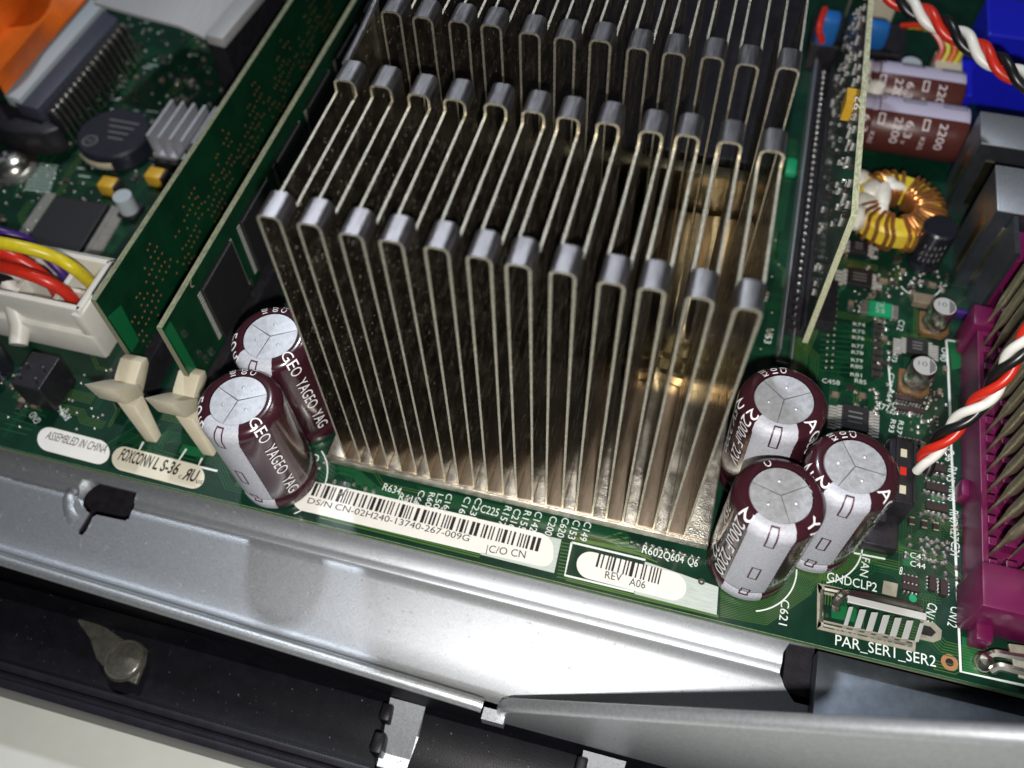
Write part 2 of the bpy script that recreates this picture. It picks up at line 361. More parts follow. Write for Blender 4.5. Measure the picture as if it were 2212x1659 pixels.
# bezel
root = thing('front_bezel', (0, -5, -2.6), 'black plastic front bezel with raised rim in front of the steel lip', 'bezel')
b = MB().mt('bezel')
vs = []; prf = [(-3.72, -1.35), (-3.9, -2.1), (-4.3, -2.35), (-4.9, -2.45), (-5.12, -2.42), (-5.20, -1.75)]
XS = [-18 + i for i in range(46)]
for x in XS:
    for y, z in prf: vs.append((x, y, z))
m = len(prf); b.add(vs, [(i * m + t, i * m + t + 1, (i + 1) * m + t + 1, (i + 1) * m + t) for i in range(len(XS) - 1) for t in range(m - 1)])
b.build('shell', root, smooth=True)
b = MB().mt('bezel_rim')
for (y0, y1, z) in ((-5.36, -5.20, -1.66), (-5.50, -5.36, -1.80), (-5.68, -5.50, -1.74)):
    b.bb(-18, 27, y0, y1, -3.35, z)
b.build('rim', root, bevel=0.03, smooth=True)
def bracket(x, y0, w_, h0, wide=True):
    r = thing('snap_bracket', (x, y0, -2.3), '', 'bracket')
    m_ = MB().mt('galv')
    vs = [(x, -3.85, -1.7), (x + w_, -3.85, -1.7), (x + w_ * .95, -4.35, -2.2), (x, -4.3, -2.2), (x + w_ * .85, -5.1, -2.3), (x + .05, -5.1, -2.3), (x + w_ * .85, -5.1, -2.44), (x + .05, -5.1, -2.44)]
    m_.add(vs, [(0, 3, 2, 1), (3, 5, 4, 2), (5, 7, 6, 4), (0, 1, 6, 7)])
    m_.build('bracket_plate', r)
    m_ = MB().mt('bezel')
    for c_, d_ in (((x + 0.02, -4.15, -2.0), (0.22, 0.34, 0.75)), ((x + 0.02, -4.72, -2.1), (0.24, 0.40, 0.62)), ((x + 0.0, -4.45, -2.25), (0.14, 0.9, 0.3))): MB().mt('bezel').box(c_, d_).build('catch', r, bevel=0.04, smooth=True)
    return r
r1 = bracket(2.45, -4, 0.75, 0); r1['label'] = 'shiny steel bracket with black catches on the bezel, below the notch in the lip'; r1['group'] = 'brackets behind the front bezel'
r2 = bracket(6.45, -4, 0.85, 0); r2['label'] = 'steel bracket at the bottom edge of the photo, under the rising lip'; r2['group'] = 'brackets behind the front bezel'
# hook shaped steel piece at left
r3 = thing('spring_clip', at(240, 1430, -2.2), 'tongue shaped dull clip with a round boss lying in the black bezel at the left', 'clip')
b = MB().mt('dull_clip')
pl = [at(u, v, -2.3) for u, v in ((200, 1385), (215, 1430), (235, 1452), (270, 1470), (300, 1485), (318, 1440), (325, 1405), (290, 1395), (250, 1370), (215, 1345), (172, 1325), (175, 1350))]
b.prism([(p.x, p.y) for p in pl], -2.26, -2.10); b.build('spring_plate', r3, bevel=0.05, smooth=True)
b = MB().mt('dull_clip'); c = at(268, 1425, -2.06); b.lathe([(0.0, 0.03), (0.3, 0.025), (0.36, -0.01), (0.37, 0.03), (0.42, 0.03), (0.46, -0.04)], 24, (c.x, c.y, -2.08)); b.build('boss', r3, smooth=True)

# ================================================================== MOTHERBOARD
mbd = thing('motherboard', (2, 6, 0), 'large green circuit board carrying the heat sink, with white printed marks and solder points', 'circuit board')
b = MB().mt('pcb'); b.bb(-17, 17.5, -1.262, 24, -0.16, 0)
brd = b.build('board', mbd)
b = MB().mt('pcb_edge'); b.bb(-17, 17.5, -1.275, -1.2625, -0.158, -0.003)
for (u0, u1) in ((500, 620), (690, 740)): pass
b.build('board_edge', mbd)

tr = MB(); ZT = 0.004
def traces(A, B, n, wd=0.022, m_='trace', z=ZT):
    tr.mt(m_)
    for i in range(n):
        t = i / max(1, n - 1); tr.ribbon([at(a[0] + (c[0] - a[0]) * t, a[1] + (c[1] - a[1]) * t, 0) for a, c in zip(A, B)], wd, z + 0.0006 * (i % 3))
traces(((0, 965), (640, 1122), (1200, 1259), (1560, 1347), (2212, 1504)), ((0, 973), (640, 1128), (1200, 1264), (1560, 1351), (2212, 1510)), 1, 0.03)
traces(((690, 1118), (1036, 1204)), ((694, 1108), (1040, 1195)), 3, 0.03, 'trace_gold')
traces(((1213, 1172), (1236, 1176)), ((1203, 1246), (1222, 1250)), 11, 0.022, 'trace_gold')
traces(((1222, 1253), (1400, 1297), (1552, 1333)), ((1222, 1249), (1400, 1293), (1552, 1330)), 2, 0.03, 'trace_gold')
traces(((930, 1085), (1215, 1152), (1300, 1172), (1390, 1195)), ((900, 1050), (1215, 1125), (1260, 1136), (1345, 1140)), 11, 0.016)
traces(((1240, 1166), (1380, 1198), (1420, 1215)), ((1240, 1150), (1300, 1163), (1345, 1150)), 7, 0.03, 'trace_gold')
traces(((730, 1022), (760, 1032), (790, 1062), (880, 1084)), ((730, 1002), (775, 1016), (815, 1052), (890, 1070)), 8, 0.03)
traces(((660, 1010), (700, 1042)), ((690, 985), (735, 1020)), 6, 0.03)
traces(((1556, 1331), (1656, 1350), (1752, 1283), (1762, 1262), (1905, 1206), (1952, 1180)), ((1556, 1272), (1640, 1290), (1700, 1243), (1712, 1232), (1840, 1182), (1905, 1130)), 17, 0.012, 'trace_gold')
traces(((1638, 800), (1652, 735), (1672, 620), (1690, 500)), ((1690, 800), (1700, 735), (1722, 620), (1735, 500)), 9, 0.012)
traces(((1708, 800), (1716, 745), (1745, 700), (1760, 600)), ((1740, 800), (1744, 765), (1765, 720), (1775, 640)), 7, 0.02, 'trace_gold')
traces(((1775, 700), (1840, 706)), ((1765, 800), (1838, 806)), 10, 0.03)
traces(((1835, 610), (1800, 640), (1790, 665)), ((1828, 590), (1785, 625), (1775, 660)), 2, 0.09)
traces(((1660, 500), (1680, 400), (1700, 300)), ((1690, 500), (1706, 400), (1722, 300)), 7, 0.02)
traces(((1960, 890), (2000, 940)), ((1975, 888), (2013, 930)), 2, 0.03)
traces(((330, 1010), (420, 1040)), ((300, 960), (420, 995)), 7, 0.025)
traces(((0, 925), (60, 940)), ((40, 880), (100, 900)), 5, 0.025)
traces(((230, 960), (330, 900)), ((270, 990), (380, 950)), 4, 0.025)
traces(((130, 70), (70, 330), (30, 430)), ((150, 300), (110, 350), (95, 380)), 4, 0.05)
traces(((250, 200), (290, 120), (320, 100)), ((275, 210), (310, 130), (350, 110)), 5, 0.04)
rt = random.Random(21)
for (u0, u1, v0, v1, cnt) in ((0, 640, 800, 1010, 26), (1745, 2050, 560, 1330, 46), (0, 560, 0, 540, 40), (1560, 1760, 300, 760, 16), (640, 720, 940, 1040, 6), (2080, 2200, 1370, 1470, 4)):
    for k in range(cnt):
        q = at(rt.uniform(u0, u1), rt.uniform(v0, v1), 0); n_ = rt.randint(2, 5); L1, L2, L3 = rt.uniform(.3, 1.3), rt.uniform(.1, .5), rt.uniform(.3, 1.3)
        sx_, sy_ = rt.choice((-1, 1)), rt.choice((-1, 1)); hv = rt.random() < .5; tr.mt(rt.choice(('trace', 'trace', 'trace_gold')))
        for j in range(n_):
            o_ = j * .055; P_ = [(0, o_), (L1 - o_ * .4, o_), (L1 + L2 - o_ * .4, o_ + L2), (L1 + L2 + L3, o_ + L2)]
            pts = [(q.x + sx_ * (a if hv else b_), q.y + sy_ * (b_ if hv else a), 0) for a, b_ in P_]
            if all(p_[1] > -1.2 for p_ in pts): tr.ribbon(pts, .016, ZT + .0007 * (k % 4))
tr.mt('pour')
for pl in (((2050, 737), (2100, 745), (2090, 790), (2056, 800)), ((2078, 1375), (2120, 1385), (2115, 1460), (2080, 1450)), ((1796, 1305), (1850, 1315), (1850, 1345), (1796, 1335)), ((395, 960), (450, 972), (440, 990), (385, 978)), ((1955, 1195), (1975, 1200), (1970, 1225), (1950, 1220)), ((2015, 1066), (2040, 1072), (2036, 1086), (2010, 1080))):
    tr.add([at(u, v, 0.003) for u, v in pl], [(3, 2, 1, 0)])
tr.build('copper_traces', mbd)

# printed marks
sk = MB().mt('silk')
Z = 0.010
def line(pts, wd=0.045): sk.ribbon([at(u, v, 0) for u, v in pts], wd, Z)
line([(2044, 735), (2048, 800), (2052, 887), (2053, 936), (2060, 1092), (2066, 1250), (2075, 1451), (2212, 1481)], 0.05)
line([(2044, 735), (2085, 741)], 0.05)
line([(1843, 1180), (1845, 1195), (1912, 1208)], 0.04)
line([(1235, 1172), (1220, 1243), (1370, 1279)], 0.045); line([(1235, 1172), (1394, 1210)], 0.045)
line([(700, 1045), (1030, 1121)], 0.04); line([(655, 1102), (1039, 1194)], 0.04)
line([(310, 955), (296, 983), (340, 995)], 0.05); line([(403, 970), (375, 1012), (296, 990)], 0.05); line([(437, 990), (428, 1008), (470, 1018)], 0.05)
line([(137, 900), (128, 872), (70, 852)], 0.04); line([(1855, 895), (1815, 880)], 0.03)
line([(1922, 777), (1918, 777), (1924, 845), (1932, 847)], 0.04)
for (cx, cy, r, a0, a1) in ((8.8, 0.05, 1.0, -1.25, 0.1), (10.02, 0.95, 1.0, -1.2, 0.5), (12.0, 8.28, 0.5, -2.6, 0.2), (-0.95, -0.42, 0.98, -0.9, 0.9)):
    sk.ribbon([(cx + r * math.cos(a0 + (a1 - a0) * i / 20), cy + r * math.sin(a0 + (a1 - a0) * i / 20), 0) for i in range(21)], 0.028, Z)
sk.mt('silkpaint')
for pl in (((1213, 1165), (1197, 1238), (1038, 1198), (1052, 1128)), ((1552, 1268), (1548, 1328), (1370, 1283), (1394, 1213))):
    sk.add([at(u, v, 0.007) for u, v in pl], [(0, 1, 2, 3)[::-1]])
sk.mt('silk')
for s_, a, b_, h in (('R634', (825, 1058), (863, 1069), .17), ('R618', (860, 1080), (901, 1090), .17), ('C225', (1036, 1106), (1075, 1116), .18), ('R602', (1386, 1194), (1430, 1206), .18), ('Q604', (1432, 1207), (1476, 1217), .17), ('Q6', (1484, 1219), (1506, 1225), .17),
                     ('GNDCLP2', (1786, 1254), (1894, 1279), .19), ('PAR_SER1_SER2', (1804, 1393), (2022, 1441), .21), ('C43', (1966, 1204), (1999, 1211), .12), ('C44', (1966, 1222), (1999, 1230), .12),
                     ('8', (1942, 1240), (1948, 1242), .17), ('C458', (1776, 826), (1814, 832), .12), ('8CN', (1942, 986), (1972, 990), .18), ('R85', (1846, 826), (1871, 831), .12),
                     ('R77', (1893, 881), (1920, 889), .16), ('+', (650, 968), (664, 972), .2)): tp(sk, s_, a, b_, h, Z)
for i, s_ in enumerate(('R74', 'R75', 'R76', 'R77', 'R78', 'R79', 'R80', 'R81')):
    y = (703, 718, 732, 750, 764, 781, 794, 812)[i]; tp(sk, s_, (1843 - i * .8, y), (1869 - i, y + 3), .10, Z)
for s_, a, b_, h in (('FAN', (1862, 1203), (1857, 1243), .16), ('C621', (1688, 1294), (1682, 1348), .16), ('C603', (908, 1058), (886, 1100), .13), ('R607', (928, 1063), (914, 1103), .13), ('L500', (946, 1066), (931, 1108), .13),
                     ('C164', (965, 1066), (954, 1109), .13), ('C162', (1006, 1072), (985, 1118), .14), ('C231', (1030, 1074), (1010, 1120), .14), ('R157', (1092, 1092), (1075, 1134), .15), ('C216', (1112, 1098), (1097, 1140), .15),
                     ('R155', (1134, 1102), (1119, 1144), .15), ('C142', (1158, 1104), (1143, 1146), .15), ('C200', (1190, 1114), (1176, 1154), .15), ('C620', (1216, 1117), (1202, 1158), .15), ('C153', (1240, 1122), (1226, 1162), .15),
                     ('C149', (1264, 1126), (1251, 1166), .15), ('RN5', (2050, 1005), (2044, 1038), .17), ('RN6', (2051, 1050), (2047, 1080), .17), ('RN7', (2052, 1100), (2050, 1130), .17), ('R27', (2054, 1134), (2052, 1165), .17),
                     ('C31', (2055, 1168), (2053, 1198), .17), ('C46', (2046, 968), (2041, 994), .16), ('CN13', (2006, 1300), (1994, 1340), .18), ('CN12', (2055, 1308), (2046, 1350), .18), ('R37', (1942, 908), (1936, 936), .11),
                     ('R93', (1925, 905), (1919, 932), .11), ('CN2', (1930, 868), (1922, 893), .11), ('C41', (1938, 940), (1932, 966), .11), ('R64', (1920, 840), (1914, 866), .11), ('C72', (1922, 805), (1916, 834), .11), ('U40', (2035, 750), (2030, 778), .15),
                     ('RN73', (1932, 750), (1926, 780), .11), ('F52', (1858, 652), (1853, 676), .14), ('C12', (1942, 690), (1937, 712), .14), ('U53', (1657, 708), (1650, 740), .16), ('C62', (672, 980), (662, 1020), .2), ('GND', (90, 908), (75, 888), .16), ('RMSV', (155, 900), (138, 880), .16)):
    tp(sk, s_, a, b_, h, Z)
sk.mt('silk_dim')
for k in range(9):
    y = 353 + k * 7; sk.ribbon([at(70 - k * 2, y, 0), at(125 - k * 2, y + 6, 0)], 0.05, Z)
for k in range(46):
    u = random.uniform(150, 520); v = random.uniform(20, 420)
    if u > 200 + (420 - v) * .72: continue
    p = at(u, v, 0); sk.ribbon([p, p + Vector((random.uniform(.15, .4), 0.02, 0))], 0.05, Z)
sk.build('printed_marks', mbd)

# solder joints, pads, vias
sd = MB()
def joint(u, v, r=0.05, h=0.05, m_='solder'):
    sd.mt(m_); p = at(u, v, 0); sd.dome((p.x, p.y, 0.002), r, h, 8)
def pad(u, v, w_=0.1, l=0.1, m_='solder_pad', ang=0):
    sd.mt(m_); p = at(u, v, 0); sd.box((p.x, p.y, 0.008), (w_, l, 0.012), (0, 0, ang))
for u, v in ((723, 1041), (745, 1045), (765, 1047), (790, 1056), (808, 1062), (738, 1068), (1364, 1172), (1378, 1178), (1396, 1175), (1410, 1180), (1425, 1184), (1440, 1188), (1455, 1191), (1470, 1196), (1480, 1200), (1496, 1203), (1510, 1206)): joint(u, v, .055, .06)
for u, v in ((868, 1066), (876, 1078), (885, 1076), (955, 1098), (750, 1060), (700, 1000), (690, 1012), (668, 950), (680, 940), (670, 1030), (690, 1045)): joint(u, v, .04, .04, 'solder_pad')
for i in range(9):   # rows of joints between fan header and magenta connector
    for j in range(3):
        joint(2001 + j * 22 - i * 2.2 + (i % 2) * 4, 1164 + i * 15 - j * -4, .06, .07) if i < 4 else None
for (u, v) in ((1976, 1005), (1990, 1002), (2003, 1006), (2016, 1008), (2030, 1012), (1992, 1020), (2006, 1024), (2022, 1028), (2038, 1031), (2000, 1036), (1996, 1062), (2014, 1072), (2028, 1074), (2040, 1078), (1998, 1108), (2014, 1112), (2028, 1116), (2042, 1118), (1988, 1112), (2012, 1124), (2036, 1128),
               (1962, 1160), (1988, 1168), (2012, 1172), (2036, 1176), (1964, 1178), (1990, 1186), (2014, 1190), (2038, 1196), (1956, 1196), (2010, 1212), (2036, 1218), (2018, 1228), (2042, 1240), (2020, 1256), (2043, 1254), (1982, 1212), (2065, 1228), (2066, 1252), (2067, 1276), (2069, 1118), (2069, 1140), (1955, 1206)): joint(u, v, .06, .07)
for i in range(300):  # scattered pads in the component field right of the riser
    u = random.uniform(1840, 2045); v = random.uniform(575, 985)
    if 1925 < u < 2050 and 640 < v < 860: continue
    if u < 1890 and 680 < v < 840: continue
    if u < 1960 and v > 900: continue
    joint(u, v, random.uniform(.03, .06), .04, random.choice(('solder', 'solder_pad')))
for i in range(12):
    for j in range(2): joint(1795 + j * 13 - i * 1.0, 640 + i * 14, .035, .03, 'solder_pad')
for i in range(10): joint(1634 + random.uniform(-8, 60), 520 + i * 26, .03, .03, 'solder_pad')
for i in range(520):  # far left field
    u = random.uniform(-20, 640); v = random.uniform(10, 560)
    if u > 560 - v * .75 + 60: continue
    joint(u, v, random.uniform(.02, .05), random.uniform(.02, .07), random.choice(('solder', 'solder', 'solder_pad')))
for u, v in ((385, 176), (370, 165), (395, 210), (402, 216), (413, 186), (418, 175), (428, 190), (408, 180), (480, 197), (352, 247), (455, 228), (384, 218)): joint(u, v, .085, .12)
for i in range(40): joint(random.uniform(0, 240), random.uniform(790, 930), .04, .04, random.choice(('solder', 'solder_pad')))
for u, v in ((1325, 600),): pass
sd.mt('beige_pad')
sd.add([at(u, v, .006) for u, v in ((1909, 1254), (1940, 1261), (1936, 1290), (1905, 1282))], [(3, 2, 1, 0)])
p = at(2051, 1431, 0); sd.mt('copper_via').disc((p.x, p.y, .006), .155, 20, .075); sd.mt('ink').disc((p.x, p.y, .004), .08, 16)
p = at(1515, 1257, 0); sd.mt('solder').disc((p.x, p.y, .02), .07, 16, .025)
p = at(1983, 1293, 0); sd.mt('green_smd').disc(tuple(at(1972, 1293, .01)), .075, 14)
sd.build('solder_points', mbd, smooth=True, kind='stuff')

# chip resistors (parts of the board): one of each kind, copied
def smd(name, dims, body, ends='solder'):
    m_ = MB(); w_, l, h = dims
    m_.mt(body).box((0, 0, h / 2 + .004), (w_ * .62, l * .96, h)); m_.mt(ends).box((-w_ * .4, 0, h / 2 + .004), (w_ * .2, l, h * 1.06)); m_.box((w_ * .4, 0, h / 2 + .004), (w_ * .2, l, h * 1.06))
    o = m_.build(name, None, bevel=0.006); o.parent = mbd; return o
def net():
    m_ = MB(); m_.mt('resistor').box((0, 0, .045), (.42, .16, .08)); m_.mt('solder')
    for i in range(4):
        for s in (-1, 1): m_.dome((-.15 + .1 * i, s * .13, .002), .04, .07, 8)
    o = m_.build('resistor_network', None, smooth=True); o.parent = mbd; return o
protos = {'r': smd('chip_resistor', (.20, .11, .06), 'resistor'), 'c': smd('chip_capacitor', (.20, .12, .09), 'ceramic'), 'n': net()}
used = set()
def place(k, u, v, rot=0.0, sc=1.0):
    o = protos[k] if k not in used else protos[k].copy()
    if k in used: COL.objects.link(o)
    used.add(k); p = at(u, v, 0) - ORG[mbd]; o.location = (p.x, p.y, 0); o.rotation_euler = (0, 0, rot); o.scale = (sc, sc, 1)
for i in range(8): place('r', 1897 - i * .6, 702 + i * 15.4, 0, 1.15)
for u, v in ((2018, 1012), (2021, 1056), (2021, 1098)): place('n', u, v)
for u, v in ((1965, 1255), (1965, 1272)): place('n', u, v, 0, .75)
for u, v in ((2012, 1262), (2036, 1272)): place('n', u, v, PI / 2, .75)
for u, v in ((1946, 862), (1976, 868), (1998, 850), (2000, 822), (1950, 885), (1980, 890), (1950, 955), (1976, 960)): place('n', u, v, 0, .7)
for u, v in ((1968, 1128), (1995, 1135), (2020, 1140)): place('r', u, v, PI / 2)
for u, v in ((1802, 855), (1860, 857), (1925, 960)): place('c', u, v)
for i in range(88):
    u = random.uniform(1825, 2045); v = random.uniform(520, 980)
    if 1930 < u < 2030 and 650 < v < 850: continue
    if u < 1890 and (555 < v < 640 or 680 < v < 830): continue
    if u < 1960 and v > 860: continue
    place(random.choice('rcr'), u, v, random.choice((0, PI / 2)), random.uniform(.7, 1.1))
for i in range(95):
    u = random.uniform(0, 560); v = random.uniform(60, 540)
    if u > 560 - v * .75 + 40: continue
    if 60 < u < 250 and v > 400: continue
    place(random.choice('rrc'), u, v, random.choice((0, PI / 2)), random.uniform(.6, 1.05))
for i in range(14):
    u = random.uniform(0, 60) + i * 5; v = 800 + random.uniform(0, 90)
    place(random.choice('rc'), u, v, random.choice((0, PI / 2)))
for u, v in ((1650, 560), (1660, 720), (1655, 640), (1668, 330)): place('c', u, v, PI / 2, .8)

# ================================================================== HEAT SINK
HS = thing('heat_sink', (4, 4.3, 0), 'large finned metal heat sink with rows of folded fins on a thick base plate', 'heat sink')
H = 7.67; FX0 = .571; FP_ = (7.345 - .571) / 11; FW = .19; TH = .042; TB = .56
b = MB().mt('base_metal'); b.bb(0.0, 8.0, 0.0, 8.75, 0.26, 0.50)
b.build('base_plate', HS, bevel=0.02, smooth=True)
b = MB()
for i in range(12):
    x = FX0 + FP_ * i
    b.mt('floor_strip').bb(x - FW + TH, x + FW - TH, .06, 8.7, .49, .535 + .01 * (i % 3))
    b.mt('base_metal'); 
    if i < 11: b.bb(x + FW, x + FP_ - FW, .03 + .02 * (i % 2), 8.7, .49, .57)
b.mt('base_metal').bb(.02, FX0 - FW, .05, 8.7, .49, .54); b.bb(FX0 + 11 * FP_ + FW, 7.98, .05, 8.7, .49, .54)
b.build('base_floor', HS, bevel=0.012, smooth=True)
b = MB().mt('base_metal'); b.bb(1.2, 6.8, 1.2, 7.4, 0.02, 0.26); b.build('core_block', HS)
def arch(hw, r, z1, z0, n=5):   # cross-section of one fold, left foot up and over
    pts = [(-hw, z0), (-hw, z1 - r)]
    for k in range(1, n + 1):
        a = PI - (PI / 2) * k / n; pts.append((-hw + r + r * math.cos(a), z1 - r + r * math.sin(a)))
    for k in range(0, n + 1):
        a = PI / 2 - (PI / 2) * k / n; pts.append((hw - r + r * math.cos(a), z1 - r + r * math.sin(a)))
    pts.append((hw, z0)); return pts
def fold(x, y0, y1, z1, zb, tilt, jit):
    """folded sheet: walls the full depth, folded caps only at the two ends"""
    m_ = MB(); ZC = z1 - .27
    def sx(z): return x + jit * (z - .5) / 7.0 + tilt * (z - .5)
    for (a, c_) in ((y0, y0 + .50), (y1 - .50, y1)):
        o_ = arch(FW, .12, z1, ZC); i_ = arch(FW - TH, .08, z1 - TH, ZC); n = len(o_); vs = []
        for y in (a, c_):
            for p in o_: vs.append((sx(p[1]) + p[0], y, p[1]))
            for p in i_: vs.append((sx(p[1]) + p[0], y, p[1]))
        N = 2 * n
        m_.mt('fold_top').add(vs, [(k, N + k, N + k + 1, k + 1) for k in range(n - 1)])
        m_.mt('fin').add(vs, [(n + k, n + k + 1, N + n + k + 1, N + n + k) for k in range(n - 1)])
        m_.mt('fin_edge').add(vs, [(k, k + 1, n + k + 1, n + k) for k in range(n - 1)] + [(N + k, N + n + k, N + n + k + 1, N + k + 1) for k in range(n - 1)])
    for s in (-1, 1):
        xo, xi = s * FW, s * (FW - TH)
        if s > 0: xo, xi = xi, xo
        P = []
        for z in (.5, ZC):
            for (dx, y) in ((xo, y0), (xi, y0), (xi, y1), (xo, y1)): P.append((sx(z) + dx, y, z))
        q = P
        m_.mt('fin').add(q, [(3, 7, 4, 0), (1, 5, 6, 2)])
        m_.mt('fin_edge').add(q, [(0, 4, 5, 1), (2, 6, 7, 3), (4, 7, 6, 5)])
    return m_
for i in range(12):
    x = FX0 + FP_ * i; j = random.uniform(-.05, .05)
    fold(x, .09, 3.65, H + random.uniform(-.03, .03), .5, 0, j).build('fin', HS, smooth=True)
for i in range(12):
    x = .73 + (7.50 - .73) * i / 11; j = random.uniform(-.03, .03)
    fold(x, 5.08, 8.64, H + random.uniform(-.03, .03), .5, 0, -.08 + j).build('fin', HS, smooth=True, label='fin of the rear block')
# bent end sheet at far left between the two blocks
b = MB().mt('fin'); b.hexa([(.33, 3.9, .5), (.38, 3.9, .5), (.38, 5.2, .5), (.33, 5.2, .5), (.30, 3.75, 7.5), (.36, 3.75, 7.5), (.42, 5.2, 7.75), (.36, 5.2, 7.75)])
b.mt('fold_top').tube([(.33, 3.74, 7.52), (.36, 4.5, 7.62), (.39, 5.2, 7.76)], .06, 8)
b.build('end_sheet', HS, smooth=True)

CL = thing('retaining_clip', (4, 4.2, .6), 'gold tinted ridged metal strap lying across the gap between the two fin blocks', 'clip')
b = MB(); b.mt('clip_gold'); prf = [(3.50, .58), (3.50, .86), (3.56, .93), (3.62, .86), (3.95, .82), (4.02, .92), (4.09, .83), (4.60, .80), (4.70, .58)]
XS = [.0 + .1 * i for i in range(81)]; vs = []
for x in XS:
    wv = .05 * math.sin(x * 2 * PI / (FP_ * 2)) 
    for y, z in prf: vs.append((x, y + wv, z + (0.03 * math.sin(x * 2 * PI / FP_) if z > .8 else 0)))
m = len(prf); b.add(vs, [(k * m + t, k * m + t + 1, (k + 1) * m + t + 1, (k + 1) * m + t)[::-1] for k in range(len(XS) - 1) for t in range(m - 1)])
b.build('strap', CL, smooth=True)
b = MB().mt('ink'); text_on(b, '75/A', (6.0, 4.35, .87), (6.4, 4.35, .87), .13); text_on(b, '80', (6.75, 4.35, .87), (6.98, 4.35, .87), .13); text_on(b, '50', (7.4, 4.35, .87), (7.6, 4.35, .87), .12); b.build('stamped_digits', CL)
b = MB().mt('clip_gold'); b.bb(.1, 8.0, 8.85, 9.0, .0, 1.75); b.bb(.1, 8.0, 8.75, 9.1, 1.72, 1.80); b.bb(-.1, 8.1, 8.8, 10.2, .0, .25); b.build('rear_wall', CL, bevel=0.02, smooth=True)

t = thing('dark_filler', (3, 14, 0), 'added flat black shroud low behind the heat sink, seen between its rear fins', 'filler')  # added block, standing in for the unseen dark area behind the fins
MB().mt('black_plastic').bb(-2.2, 8.2, 10.4, 20, 0, .9).build('filler_body', t, bevel=.05)
# ================================================================== UPRIGHT CAPACITORS
CR, CH = .81, 3.0
def cprof(hh=CH):
    pf = [(.525, hh - .03), (.545, hh)]
    pf += [(.58, hh)]
    for k in range(1, 8):
        a = PI / 2 * k / 7; pf.append((.58 + .23 * math.sin(a), hh - .22 + .22 * math.cos(a)))
    pf += [(CR, hh - .8), (CR, 1.2), (CR, .52), (CR - .02, .44), (CR - .075, .38), (CR - .02, .32), (CR, .24), (CR - .01, .06), (CR - .1, .02)]
    return pf
def arcmap(pf):
    s = [0]
    for a, b_ in zip(pf, pf[1:]): s.append(s[-1] + math.dist(a, b_))
    def f(t, off):
        t = max(0, min(s[-1] - 1e-6, t)); k = 0
        while s[k + 1] < t: k += 1
        e = (t - s[k]) / (s[k + 1] - s[k]); r = pf[k][0] + e * (pf[k + 1][0] - pf[k][0]); z = pf[k][1] + e * (pf[k + 1][1] - pf[k][1])
        dr, dz = pf[k + 1][0] - pf[k][0], pf[k + 1][1] - pf[k][1]; L = math.hypot(dr, dz); return r - dz / L * off, z + dr / L * -off * -1 if False else z + (dr / L) * off
    return f, s[-1]
